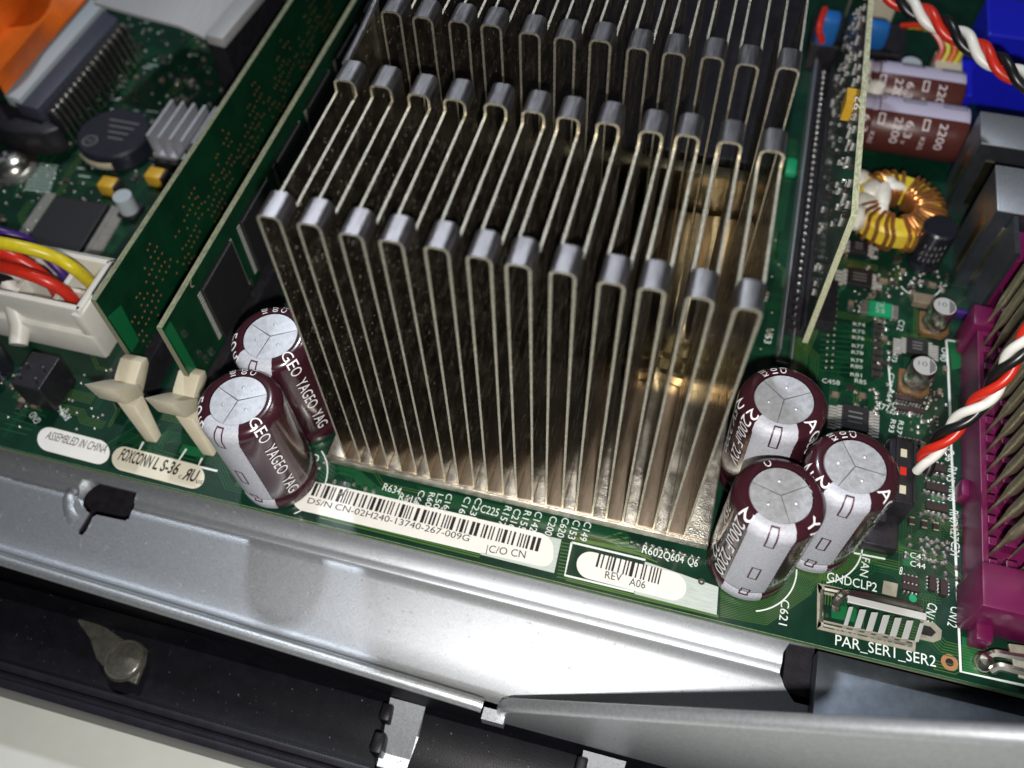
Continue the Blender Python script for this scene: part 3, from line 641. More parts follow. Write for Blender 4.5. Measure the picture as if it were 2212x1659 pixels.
def capacitor(loc, stripe_deg, y_deg, texts, label, group, lean=(0, 0)):
    r = thing('capacitor', (0, 0, 0), label, 'capacitor', group)
    pf = cprof(); f, L = arcmap(pf)
    slv = MB().mt('sleeve').lathe(pf[1:], 56).build('sleeve', r, smooth=True)
    # stripe
    b = MB().mt('stripe'); n = 14; k = 60; a0 = math.radians(stripe_deg); hwid = math.radians(28); vs = []
    for i in range(n + 1):
        for t in range(k + 1):
            s = .035 + (L - .10) * t / k; rr, zz = f(s, .006); wv = .012 * math.sin(s * 43) if i in (0, n) else 0
            wid = hwid * (1.25 - .25 * min(1, s / .5)) ; a = a0 + (2 * i / n - 1) * wid + wv * .5
            vs.append((rr * math.cos(a), rr * math.sin(a), zz))
    b.add(vs, [(i * (k + 1) + t, i * (k + 1) + t + 1, (i + 1) * (k + 1) + t + 1, (i + 1) * (k + 1) + t) for i in range(n) for t in range(k)])
    stp = b.build('stripe', r, smooth=True)
    def T(az, s0):
        return lambda x, y: (lambda q, a: (q[0] * math.cos(a), q[0] * math.sin(a), q[1]))(f(s0 - y, .014), math.radians(az) + x / .75)
    def F(az):
        def g(x, y):   # x along the profile (down), y round the body
            rr, zz = f(x, .014); rm, _ = f(max(x, .25), 0); a = math.radians(az) + y / max(rm, .66); return (rr * math.cos(a), rr * math.sin(a), zz)
        return g
    b = MB().mt('stripe_ink'); g = F(stripe_deg + 2)
    for (s0, s1) in ((.10, .62), (1.55, 2.05), (2.55, 2.95)):
        for (x0, x1, y0, y1) in ((s0, s0 + .03, -.09, .09), (s1 - .03, s1, -.09, .09), (s0, s1, -.09, -.06), (s0, s1, .06, .09)):
            nn = max(1, int((x1 - x0) / .04)); ww = max(1, int((y1 - y0) / .05)); vs = [g(x0 + (x1 - x0) * i / nn, y0 + (y1 - y0) * j / ww) for i in range(nn + 1) for j in range(ww + 1)]
            b.add(vs, [(i * (ww + 1) + j, (i + 1) * (ww + 1) + j, (i + 1) * (ww + 1) + j + 1, i * (ww + 1) + j + 1) for i in range(nn) for j in range(ww)])
    b.build('minus_marks', stp)
    b = MB().mt('sleeve_ink')
    for (s_, az, x0, ln, h) in texts: wrapped(b, s_, T(az, -x0) if x0 < 0 else F(az), max(x0, 0), ln, h, 0)
    b.build('lettering', slv)
    # vented metal top: three sectors, grooves, dimples
    b = MB().mt('can_top'); c0 = CH - .02
    for k_ in range(3):
        a0_ = math.radians(y_deg[k_]); a1_ = math.radians(y_deg[(k_ + 1) % 3]); 
        if a1_ < a0_: a1_ += 2 * PI
        am = (a0_ + a1_) / 2; nn = 12; g0 = .011; vs = []
        tl = (.030, -.012, .014)[k_]
        cx, cy = g0 * math.cos(am) / math.sin(max(.4, (a1_ - a0_) / 2)), g0 * math.sin(am) / math.sin(max(.4, (a1_ - a0_) / 2)); vs.append((cx, cy, c0 + .012))
        for i in range(nn + 1):
            da = g0 / .57 * .6; a = a0_ + da + (a1_ - a0_ - 2 * da) * i / nn; e = math.cos(a - am); vs.append((.528 * math.cos(a), .528 * math.sin(a), c0 + .004 + tl * (e - .5) * .8))
        b.add(vs, [(0, i, i + 1) for i in range(1, nn + 1)])
        b.dome((.28 * math.cos(am), .28 * math.sin(am), c0 + .012), .035, .018, 8)
    b.mt('groove').disc((0, 0, c0 - .03), .54, 32)
    b.build('metal_top', r, smooth=False)
    r.location = loc; r.rotation_euler = (lean[0], lean[1], 0); return r
YT = 'GEO  YAGEO  YAG'
left_t = [(YT, stripe, .03, 2.62, .24) for stripe in (-45,)] + [('50', 184, -.36, .40, .21), ('50V 2200uF', -140, .2, 1.9, .2), ('105', 118, .06, .18, .13), ('07', 98, .06, .15, .13), ('C1', 82, .06, .15, .13)]
capacitor((-.95, -.42, 0), -98, (28, 158, 262), left_t, 'brown capacitor in front at the left, lettered 50 beside its grey stripe', 'left pair of upright capacitors', (.01, -.035))
capacitor((-.93, 1.18, 0), -98, (28, 158, 262), left_t, 'brown capacitor at the left tucked behind another, against the heat sink', 'left pair of upright capacitors', (.035, -.045))
right_t = [('AGEO YAGEO', -48, .05, 2.3, .25), ('2200uF 22V', -148, .10, 1.75, .25), ('25V 2200', -172, .22, 1.8, .2), ('K10', 125, .06, .2, .13), ('10', 107, .06, .15, .13), ('C3', 92, .06, .17, .13)]
capacitor((8.83, .05, 0), -95, (35, 165, 292), [('YAGEO YAGEO', -45, .10, 2.3, .27), ('2200uF 2200', -145, .12, 2.5, .26), ('25V', -172, .5, .6, .22), ('22', -165, 1.9, .5, .26), ('C', 112, .05, .12, .14)], 'brown capacitor nearest the board edge at the right, front one of three', 'right group of three upright capacitors')
capacitor((10.02, .93, 0), -97, (118, 240, 355), right_t, 'brown capacitor rightmost of three, beside the black fan connector', 'right group of three upright capacitors')
capacitor((8.80, 2.02, 0), -96, (30, 140, 262), right_t, 'brown capacitor at the back of three, against the heat sink', 'right group of three upright capacitors', (.0, -.035))

# ================================================================== STICKERS
def sticker(name, quad, label, cat, mname, r=.18, z=.016, texts=(), bars=None, group=None):
    P = [at(u, v, 0) for u, v in quad]; ctr = (P[0] + P[2]) / 2
    t = thing(name, ctr, label, cat, group)
    ex = (P[1] - P[0]); L = ex.length; ex.normalize(); ey = (P[3] - P[0]); Wd = ey.length; ey.normalize(); r = min(r, Wd / 2 - .001)
    pts = []
    for (cx, cy, a0) in ((r, r, PI), (L - r, r, 1.5 * PI), (L - r, Wd - r, 0), (r, Wd - r, .5 * PI)):
        for k in range(9): a = a0 + PI / 2 * k / 8; pts.append(P[0] + ex * (cx + r * math.cos(a)) + ey * (cy + r * math.sin(a)))
    b = MB().mt(mname); b.prism([(p.x, p.y) for p in pts], .008, z); b.build('paper_face', t)
    b = MB().mt('ink')
    for (s_, a, c_, h) in texts: tp(b, s_, a, c_, h, z + .004)
    if bars:
        (a, c_, n, hh) = bars; A = at(a[0], a[1], z + .004); Bp = at(c_[0], c_[1], z + .004); d = (Bp - A); LL = d.length; d.normalize(); up = Vector((-d.y, d.x, 0)); rnd = random.Random(n); x = 0
        while x < LL:
            wv = rnd.choice((.03, .03, .045, .07)); q = A + d * x
            b.add([q, q + d * wv, q + d * wv + up * hh, q + up * hh], [(0, 1, 2, 3)]); x += wv + rnd.choice((.028, .035, .05, .075))
    b.build('print', t)
    return t
sticker('serial_sticker', ((628, 1098), (1195, 1230), (1213, 1166), (640, 1032)), 'long white barcode sticker reading DS/N below the heat sink', 'sticker', 'paper', .28,
        texts=(('DS/N', (663, 1086), (714, 1098), .13), ('CN-02H240-13740-267-009G', (722, 1100), (1012, 1170), .14), ('|C/O CN', (1050, 1192), (1134, 1206), .16)), bars=((657, 1066), (1155, 1190), 11, .30))
sticker('revision_sticker', ((1240, 1243), (1478, 1304), (1492, 1247), (1252, 1186)), 'short white barcode sticker reading REV A06 beside the front right capacitor', 'sticker', 'paper', .3,
        texts=(('REV', (1306, 1249), (1342, 1256), .16), ('A06', (1358, 1264), (1393, 1272), .16)), bars=((1286, 1224), (1421, 1262), 5, .33))
sticker('origin_sticker', ((76, 968), (232, 1009), (246, 960), (88, 918)), 'white rounded sticker reading ASSEMBLED IN CHINA at the far left board edge', 'sticker', 'paper', .3,
        texts=(('ASSEMBLED IN CHINA', (97, 947), (226, 979), .20),))
sticker('maker_sticker', ((236, 1010), (436, 1062), (452, 1011), (250, 960)), 'cream rounded sticker with bold maker name and recognition mark, left of the capacitors', 'sticker', 'paper_cream', .3,
        texts=(('FOXCONN', (254, 992), (322, 1010), .28), ('L S-36', (328, 1012), (380, 1026), .28), ('c', (384, 1032), (390, 1033.5), .12), ('R', (405, 1038), (392, 1034.5), -.28), ('U', (407, 1037.5), (420, 1041), .28), ('us', (422, 1043), (435, 1046), .13)))

# ================================================================== MEMORY MODULES, SOCKETS, LATCHES
def dimm(x, y0, label, chips):
    t = thing('memory_module', (x, y0, 0), label, 'memory module', 'upright memory modules')
    b = MB(); b.mt('pcb_memory').bb(x - .06, x + .06, y0, 15.5, .55, 3.0)
    b.build('card', t)
    b = MB().mt('pcb_edge'); b.bb(x - .058, x + .058, y0, 15.5, 3.001, 3.012); b.bb(x - .058, x + .058, y0 - .012, y0 - .001, .8, 2.99); b.build('card_edge', t)
    return t
d1 = dimm(-4.88, 1.03, 'green memory module with bare side peppered with copper dots, left of the other', False)
b = MB().mt('copper_via')
for k in range(26):
    cy = 1.5 + k * .46
    for j in range(14):
        if random.random() < .85:
            y = cy + (j % 3) * .15 + random.uniform(-.03, .03); z = .75 + (j // 3) * .24 + (k % 4) * .28 + random.uniform(-.03, .03)
            if z > 2.9: continue
            b.add([(-4.815, y + .03 * math.cos(a), z + .03 * math.sin(a)) for a in [PI / 3 * q for q in range(6)]], [tuple(range(6))])
b.build('via_dots', d1, kind='stuff')
b = MB().mt('pour'); b.add([(-4.816, 1.06, 2.45), (-4.816, 1.5, 2.3), (-4.816, 1.42, 1.15), (-4.816, 1.08, 1.15)], [(0, 1, 2, 3)[::-1]]); b.build('copper_area', d1)
d2 = dimm(-3.26, .72, 'green memory module carrying black chips, next to the heat sink', True)
def mchip(y):
    b = MB().mt('black_chip'); b.bb(-3.20, -3.09, y, y + 1.40, .95, 2.60); o = b.build('memory_chip', d2, bevel=.02)
    b = MB().mt('pin_bright')
    for s in (-.12, 1.40):
        for k in range(20): b.bb(-3.20, -3.185, y + s, y + s + .12, 1.0 + k * .079, 1.03 + k * .079)
    q = b.build('pins', None); q.parent = o; q.data.transform(Matrix.Translation(-ORG[d2])); return o
c0 = mchip(2.08)
for k in range(1, 7):
    c = c0.copy(); COL.objects.link(c); c.parent = d2; c.location = (0, 1.95 * k, 0)
    for ch in c0.children: q = ch.copy(); COL.objects.link(q); q.parent = c
b = MB().mt('solder')
for (y, z) in ((1.2, 1.35), (1.3, 1.0), (1.55, .95), (1.1, 2.2), (3.6, .9)): b.bb(-3.2, -3.15, y, y + .1, z, z + .16)
b.mt('pour').add([(-3.198, .74, 2.9), (-3.198, 1.0, 2.9), (-3.198, 1.0, 1.0), (-3.198, .78, 1.0)], [(0, 1, 2, 3)[::-1]])
b.build('small_parts', d2)
b = MB().mt('pcb_edge'); b.lathe([(.06, 0), (.10, 0)], 14, (-3.197, 2.0, 2.9), a0=PI, a1=2 * PI, M=Matrix.Rotation(PI / 2, 3, 'Y')); b.build('notch_ring', d2)
def slot(x, label):
    t = thing('memory_slot', (x, 1, 0), label, 'memory slot', 'black memory slots')
    b = MB().mt('black_plastic'); b.bb(x - .34, x - .08, .25, 15.5, .0, .82); b.bb(x + .08, x + .34, .25, 15.5, .0, .82); b.bb(x - .1, x + .1, .25, 15.5, 0, .4)
    b.build('slot_body', t, bevel=.03); return t
slot(-4.88, 'black memory slot under the left memory module'); slot(-3.26, 'black memory slot under the memory module beside the heat sink')
def latch(x, label):
    t = thing('slot_latch', (x, .3, 0), label, 'latch', 'cream memory slot latches')
    w_ = .30
    b = MB().mt('cream'); b.hexa([(x + .42, -.38, .0), (x + .68, -.36, .0), (x + .70, -.14, .0), (x + .44, -.14, .0), (x - .12, -.02, .85), (x + .30, -.02, .85), (x + .30, .34, .80), (x - .12, .34, .80)]); b.build('stem', t, bevel=.03, smooth=True)
    b = MB().mt('cream'); b.prism3([(x - w_ * .85, y, z) for y, z in [(.16, 1.0), (.36, .72), (.62, .86), (.95, 1.08), (.99, 1.26), (.78, 1.36), (.42, 1.20)]], (2 * w_ * .85, 0, 0)); b.build('hook', t, bevel=.03, smooth=True)
    b = MB().mt('cream'); b.prism3([(x - w_ * 1.1, y, z) for y, z in [(-.26, 1.84), (-.16, 1.14), (.34, .76), (.38, 1.10), (.20, 1.32)]], (2 * w_ * 1.1, 0, 0)); b.build('lever', t, bevel=.03, smooth=True)
    return t
latch(-4.60, 'cream plastic latch at the foot of the left memory module'); latch(-3.23, 'cream plastic latch half hidden behind the front left capacitor')

# ================================================================== LEFT SIDE PARTS
# main power plug and its cables
t = thing('power_connector', (-8, 2.3, 0), 'white plastic power connector box with coloured cables plugged in', 'connector')
x0, x1, y0, y1, hz = -13.0, -6.15, 1.55, 3.05, 1.62
b = MB().mt('white_plastic')
b.bb(x0, x1, y0, y0 + .16, 0.0, hz); b.bb(x0, x1, y1 - .14, y1, 0, hz); b.bb(x1 - .16, x1, y0, y1, .0, hz); b.bb(x0, x1, y0, y1, 0, .75)
b.bb(x0, x1 + .04, y0 - .14, y1 + .06, 0, .82); b.bb(x1 - .22, x1 + .06, y0 - .10, y1 + .05, .0, hz - .08); b.build('housing', t, bevel=.05, smooth=True)
b = MB().mt('white_plastic')
for k in range(3): MB().mt('white_plastic').bb(x1 - 1.05 - k * 1.0, x1 - .93 - k * 1.0, y0 + .16, y1 - .14, .7, 1.3).build('divider', t, bevel=.02)
b.bb(x0, x1, (y0 + y1) / 2 - .05, (y0 + y1) / 2 + .05, .7, 1.25); b.build('divider', t, bevel=.02)
b = MB().mt('white_plastic'); b.tube([at(18, 610, 1.3), at(30, 660, 1.0), at(45, 700, .6), at(40, 745, .4)], [.2, .22, .26, .2], 10); b.build('locking_tab', t, smooth=True)
def bez(pts, n=14):
    pts = [Vector(p) for p in pts]; out = []
    P = [2 * pts[0] - pts[1]] + pts + [2 * pts[-1] - pts[-2]]
    for i in range(1, len(P) - 2):
        for k in range(n):
            s = k / n; a, b_, c, d = P[i - 1], P[i], P[i + 1], P[i + 2]
            out.append(.5 * ((2 * b_) + (c - a) * s + (2 * a - 5 * b_ + 4 * c - d) * s * s + (3 * b_ - a - 3 * c + d) * s ** 3))
    out.append(P[-2]); return out
def cable(pts, r, m_, label, group='power cables in the white connector'):
    b = MB().mt(m_); b.tube(bez(pts), r, 12); o = b.build('power_cable', smooth=True); return tag(o, label, 'cable', group)
o = cable([at(-60, 515, 2.6), at(40, 532, 2.5), at(110, 552, 2.2), at(160, 580, 1.9), at(196, 612, 1.2), at(205, 630, .8)], .145, 'wire_yellow', 'yellow cable with faint dark printing bending into the white connector')
b = MB().mt('ink')
cable([at(-60, 560, 2.0), at(30, 582, 2.0), at(95, 605, 1.8), at(140, 630, 1.4), at(163, 655, .9), at(168, 668, .7)], .145, 'wire_red', 'red cable in front, entering the near corner of the white connector')
cable([at(-60, 530, 1.9), at(20, 552, 1.9), at(70, 578, 1.6), at(110, 612, 1.2), at(128, 640, .8)], .145, 'wire_red', 'red cable lying behind the front red one, under the yellow cable')
cable([at(-60, 600, 1.7), at(-10, 602, 1.5), at(25, 612, 1.1), at(40, 625, .7)], .145, 'wire_black', 'black cable at the left picture edge entering the white connector')
cable([at(-60, 478, 2.0), at(0, 500, 2.0), at(60, 520, 1.7), at(120, 575, 1.2), at(150, 608, .8)], .11, 'wire_purple', 'purple cable passing behind the yellow one')
cable([at(-60, 540, 1.3), at(40, 560, 1.3), at(95, 590, 1.0), at(110, 620, .7)], .15, 'can_black', 'dark grey cable low behind the red cables')

t = thing('large_chip', (-9, 4.8, 0), 'large flat square black chip with dense rows of silver pins', 'chip')
P = [at(121, 422, .3), at(234, 440, .3), at(166, 549, .3), at(55, 520, .3)]
b = MB().mt('black_chip'); b.prism([(p.x, p.y) for p in P][::-1], .06, .3); b.build('chip_body', t, bevel=.03)
b = MB().mt('pin_bright'); A, B_ = at(238, 441, .3), at(170, 552, .3)
d = (B_ - A) / 32
for k in range(32):
    q = A + d * k; b.hexa([q + Vector(v) for v in ((.0, 0, -.12), (.12, 0, -.12), (.12, .02, -.12), (0, .02, -.12), (.0, 0, -.08), (.12, 0, -.08), (.12, .02, -.08), (0, .02, -.08))])
    b.hexa([q + Vector(v) for v in ((.10, 0, -.27), (.30, 0, -.29), (.30, .02, -.29), (.10, .02, -.27), (.10, 0, -.10), (.14, 0, -.10), (.14, .02, -.10), (.10, .02, -.10))])
A, B_ = at(121, 422, .0), at(55, 520, .0)
for k in range(30):
    q = A + (B_ - A) * k / 30; b.bb(q.x - .3, q.x, q.y, q.y + .022, .0, .03)
b.build('pins', t)
def tant(u, v, label):
    p = at(u, v, .2); t = thing('tantalum_capacitor', (p.x, p.y, 0), label, 'capacitor', 'small orange capacitors')
    b = MB().mt('tantalum'); b.bb(p.x - .26, p.x + .20, p.y - .20, p.y + .20, .03, .40); b.build('body', t, bevel=.05, smooth=True)
    b = MB().mt('resistor'); b.bb(p.x + .2, p.x + .27, p.y - .19, p.y + .19, .03, .38); b.bb(p.x - .33, p.x + .33, p.y - .12, p.y + .12, .0, .04); b.build('terminals', t); return t
tant(240, 404, 'small orange block capacitor just above the large black chip'); tant(341, 384, 'small orange block capacitor next to the left memory module')
p = at(283, 460, 0); t = thing('small_capacitor', p, 'small dull grey can capacitor between the large chip and the memory module', 'capacitor')
MB().mt('band_grey').cyl(p, .24, .62, 20).build('can', t, smooth=True); MB().mt('black_plastic').bb(p.x - .28, p.x + .28, p.y - .28, p.y + .28, 0, .12).build('foot', t)
# little heat sink
t = thing('small_heat_sink', (-7.3, 8.3, 0), 'small pale grey heat sink with five upright fins beside the memory module', 'heat sink')
b = MB().mt('small_sink'); b.bb(-7.98, -6.42, 7.62, 9.05, .25, .36); b.build('sink_base', t)
for k in range(5):
    x = -7.90 + k * .325; b = MB().mt('small_sink'); b.hexa([(x - .05, 7.66, .34), (x + .05, 7.66, .34), (x + .05, 9.05, .34), (x - .05, 9.05, .34), (x - .035, 7.62, 1.02), (x + .035, 7.62, 1.02), (x + .035, 9.08, 1.02), (x - .035, 9.08, 1.02)]); b.build('sink_fin', t)
b = MB().mt('black_chip'); b.bb(-8.0, -6.4, 7.5, 9.2, .0, .24); b.build('chip_under', t)
# round dark disc
p = at(246, 289, .5); t = thing('buzzer', (p.x, p.y, 0), 'flat round dark disc with faint printing, left of the small heat sink', 'buzzer')
MB().mt('disc_black').lathe([(.001, .55), (.94, .55), (.99, .50), (.99, .05)], 44, (p.x, p.y, 0)).build('disc', t, smooth=True)
b = MB().mt('cream'); b.lathe([(.80, .16), (1.02, .16), (1.04, .30), (1.0, .36)], 20, (p.x, p.y, 0), a0=-2.3, a1=-1.2); b.build('rim_mark', t, smooth=True)
b = MB().mt('chip_mark')
for k in range(4): b.ribbon([(p.x - .35 + .1 * k, p.y + .45 - k * .22, 0), (p.x + .55 - .05 * k, p.y + .45 - k * .22, 0)], .05, .556)
b.lathe([(.17, 0), (.21, 0)], 20, (p.x - .45, p.y - .45, .556)); text_on(b, 'WE', (p.x - .57, p.y - .52, .556), (p.x - .35, p.y - .52, .556), .14); b.build('disc_print', t)
# screw
p = at(22, 352, .2); t = thing('mounting_screw', (p.x, p.y, 0), 'shiny round screw head at the left picture edge', 'screw')
MB().mt('can_silver').lathe([(.001, .40), (.3, .37), (.46, .25), (.50, .12), (.68, .10), (.70, .01)], 28, (p.x, p.y, 0)).build('head', t, smooth=True)
b = MB().mt('groove'); b.box((p.x, p.y, .395), (.5, .09, .03), (0, 0, .8)); b.box((p.x, p.y, .395), (.5, .09, .03), (0, 0, .8 + PI / 2)); b.build('drive_slots', t)
# long edge connector with curved contacts
t = thing('drive_connector', (-11.6, 9.5, 0), 'long dark connector with a row of curved contacts at top left', 'connector')
A = at(0, 262, 1.2); 
def strip(u0, v0, u1, v1, u2, v2, u3, v3, z, th, mname, nm):
    P = [at(u0, v0, z), at(u1, v1, z), at(u2, v2, z), at(u3, v3, z)]
    b = MB().mt(mname); b.prism3(P, (0, 0, -th)); return b.build(nm, t, bevel=.03, smooth=True)
strip(8, 205, 40, 215, 224, 8, 192, -8, 1.45, .35, 'band_grey', 'pale_strip')
strip(30, 222, 80, 236, 255, 40, 205, 10, 1.30, .6, 'connector_grey', 'connector_body')
strip(80, 238, 112, 246, 270, 60, 250, 40, 1.05, .8, 'black_plastic', 'contact_bed')
cb = MB().mt('can_silver')
for k in range(17):
    e = k / 16; q0 = at(112 + 150 * e, 246 - 186 * e, 1.05); M_ = [q0 + Vector(v) for v in ((-.08, 0, .02), (.04, 0, .10), (.15, -.0, .03), (.22, 0, -.3), (.32, 0, -.95))]
    cb.tube(bez(M_, 5), .05, 6)
cb.build('contacts', t, smooth=True)
b = MB().mt('black_plastic'); b.prism3([at(-40, 215, .9), at(20, 225, .9), at(85, 245, .9), at(130, 275, .9), at(90, 290, .9), at(20, 285, .9), at(-40, 260, .9)], (0, 0, -.8)); b.build('end_block', t, bevel=.08, smooth=True)
# orange flat cable
b = MB().mt('wire_orange'); vs = []
for k in range(13):
    e = k / 12; 
    for (u, v, z) in ((8 + 184 * e, 200 - 212 * e, 1.6), (-10 + 170 * e, 165 - 200 * e, 2.0 + .2 * math.sin(e * 5)), (-40 + 160 * e, 120 - 170 * e, 2.0), (-70 + 150 * e, 60 - 140 * e, 2.9 + .3 * math.sin(3 + e * 6)), (-110 + 140 * e, -10 - 120 * e, 2.6)): vs.append(at(u, v, z))
b.add(vs, [(k * 5 + j, k * 5 + j + 1, k * 5 + 6 + j, k * 5 + 5 + j) for k in range(12) for j in range(4)])
nv = len(vs); b.add([v - Vector((0, 0, .07)) for v in vs], [(k * 5 + j, k * 5 + 5 + j, k * 5 + 6 + j, k * 5 + j + 1) for k in range(12) for j in range(4)])
o = b.build('flat_cable', smooth=True); tag(o, 'bright orange flat cable folded in the top left corner', 'cable')
# grey ribbon cable with its plug
t = thing('ribbon_cable', (-8, 10.5, 2.4), 'grey ribbon cable sweeping over the board at the top', 'cable')
b = MB().mt('ribbon_grey'); rows = []
for (e, l, r_) in ((0, (202, 5, 2.6), (335, -140, 3.0)), (.33, (300, 33, 2.7), (430, -120, 3.0)), (.66, (386, 55, 2.6), (510, -90, 2.8)), (1, (441, 80, 2.35), (560, -60, 2.5))): rows += [at(*l), at(*r_)]
b.add(rows, [(2 * k, 2 * k + 1, 2 * k + 3, 2 * k + 2) for k in range(3)]); b.add([p - Vector((0, 0, .09)) for p in rows], [(2 * k, 2 * k + 2, 2 * k + 3, 2 * k + 1) for k in range(3)]); b.add([rows[0], rows[2], rows[4], rows[6]] + [rows[k] - Vector((0, 0, .09)) for k in (0, 2, 4, 6)], [(0, 1, 5, 4), (1, 2, 6, 5), (2, 3, 7, 6)])
b.build('flat_ribbon', t, smooth=True)
b = MB().mt('ribbon_grey'); b.prism3([at(441, 74, 2.45), at(480, 84, 2.45), at(600, -60, 2.45), at(560, -70, 2.45)], (0, 0, -.30)); b.build('plug_cover', t, bevel=.04, smooth=True)
b = MB().mt('black_plastic'); b.prism3([at(445, 88, 2.1), at(484, 98, 2.1), at(604, -50, 2.1), at(564, -60, 2.1)], (0, 0, -1.6)); b.build('plug_body', t, bevel=.04)
# black block left below connector
p = at(108, 860, 0); t = thing('pin_header', p, 'small black header block standing below the white power connector', 'connector')
MB().mt('black_plastic').bb(p.x - .35, p.x + .35, p.y - .3, p.y + .6, 0, .9).build('block', t, bevel=.03)
b = MB().mt('solder'); 
for k in range(4): b.bb(p.x - .2 + .4 * (k % 2) - .03, p.x - .17 + .4 * (k % 2), p.y - .1 + .3 * (k // 2), p.y - .05 + .3 * (k // 2), .9, 1.0)
b.build('pins', t)
p = at(-8, 800, 0); t = thing('black_capacitor', p, 'black can capacitor cut by the left picture edge below the white connector', 'capacitor')
MB().mt('can_black').lathe([(.001, .9), (.38, .9), (.42, .84), (.42, .02)], 24, p).build('can', t, smooth=True)

# ================================================================== RIGHT SIDE
# upright regulator card
t = thing('regulator_card', (9.45, 9, 0), 'tall green daughter card standing on edge right of the heat sink, pale cut edge up', 'circuit card')
FY = 5.55
b = MB().mt('pcb_memory'); poly = [(FY, .3), (5.93, 4.0), (16, 4.0), (16, .3)]
b.prism3([(9.37, y, z) for y, z in poly], (.13, 0, 0)); b.build('card', t)
b = MB().mt('card_edge'); b.prism3([(9.372, FY - .012, .3), (9.372, 5.918, 4.0), (9.372, 5.93, 4.012), (9.372, 16, 4.012), (9.372, 16, 4.001), (9.372, 5.931, 4.001), (9.372, FY - .001, .3)], (.126, 0, 0)); b.build('card_edge', t)
b = MB(); x = 9.37; rnd = random.Random(3)
for k in range(16):
    y = 6.5 + k * .55 + rnd.uniform(-.12, .12)
    if k % 4 != 2: b.mt('pin_bright'); b.bb(x - .05, x, y, y + .10, 3.15, 3.40); b.bb(x - .05, x, y + .02, y + .10, 3.64, 3.78)
for k in range(150):
    y = rnd.uniform(6.1, 15); z = rnd.uniform(.9, 3.85); b.mt(rnd.choice(('pin_bright', 'pin_bright', 'solder', 'resistor'))); s = rnd.uniform(.03, .09); b.bb(x - .05, x, y, y + s, z, z + s * 1.3)
b.mt('tantalum').bb(x - .2, x, 9.8, 10.3, 3.1, 3.6)
b.build('small_parts', t, kind='stuff')
b = MB().mt('silk'); text_on(b, '92', (9.372, 9.05, 4.02), (9.372, 9.50, 4.02), .12, up=(-1, 0, 0)); b.build('card_print', t)
# its socket
t = thing('card_socket', (9.1, 9, 0), 'long narrow slotted socket with a row of shiny contacts beside the heat sink', 'socket')
b = MB().mt('black_plastic'); b.bb(8.92, 9.02, 5.9, 15.5, 0, .55); b.bb(9.30, 9.52, 5.9, 15.5, 0, .55); b.bb(9.0, 9.32, 5.9, 15.5, 0, .2); b.build('socket_body', t, bevel=.02)
b = MB().mt('galv'); b.bb(8.86, 8.90, 5.05, 15.5, .0, .56); b.bb(9.53, 9.56, 5.9, 15.5, .0, .50); b.bb(9.17, 9.20, 5.03, 5.9, 0, .3); b.bb(8.90, 9.17, 5.03, 5.06, 0, .08); b.build('socket_frame', t)
c0 = MB().mt('solder').dome((9.15, 6.05, .30), .07, .08, 8).build('contact', t, smooth=True)
for k in range(1, 40): c = c0.copy(); COL.objects.link(c); c.location = (0, .235 * k, 0)
b = MB().mt('green_smd'); p = at(1706, 365, 0); b.bb(p.x - .12, p.x + .16, p.y - .35, p.y + .25, 0, .18); o = b.build('green_component', bevel=.05, smooth=True); tag(o, 'small bright green component beside the top right fins', 'component')

# twisted cables
def twisted(pts, label, r=.115, pitch=1.15, ph=0):
    t = thing('twisted_cable', pts[0], label, 'cable', 'twisted red, white and black cables')
    c = bez(pts, 26); s = 0; n = len(c); fr = []
    up = Vector((0, 0, 1)); u = (c[1] - c[0]).cross(up).normalized()
    for i in range(n):
        a = c[max(i - 1, 0)]; b_ = c[min(i + 1, n - 1)]; tt = (b_ - a).normalized(); u = (u - tt * u.dot(tt)).normalized()
        if i: s += (c[i] - c[i - 1]).length
        fr.append((c[i], u.copy(), tt.cross(u), s))
    for k, (m_, nm) in enumerate((('wire_red', 'red_strand'), ('wire_white', 'white_strand'), ('wire_black', 'black_strand'))):
        P = []
        for (q, u_, w_, s_) in fr:
            an = 2 * PI * (s_ / pitch + k / 3) + ph; P.append(q + (u_ * math.cos(an) + w_ * math.sin(an)) * r * 1.17)
        MB().mt(m_).tube(P, r, 10).build(nm, t, smooth=True)
    return t
twisted([at(1992, 1018, 1.15), at(2005, 985, 1.5), at(2040, 945, 2.0), at(2085, 900, 2.5), at(2140, 845, 3.1), at(2190, 770, 3.8), at(2240, 700, 4.4)], 'twisted red, white and black cable rising from the black fan connector', .092, 1.55, 1.2)
twisted([at(1850, -50, 4.2), at(1930, -8, 4.2), at(2010, 40, 4.2), at(2090, 90, 4.2), at(2160, 140, 4.2), at(2260, 200, 4.2)], 'twisted red, white and black cable crossing the top right corner', .112, 1.6, 2.6)

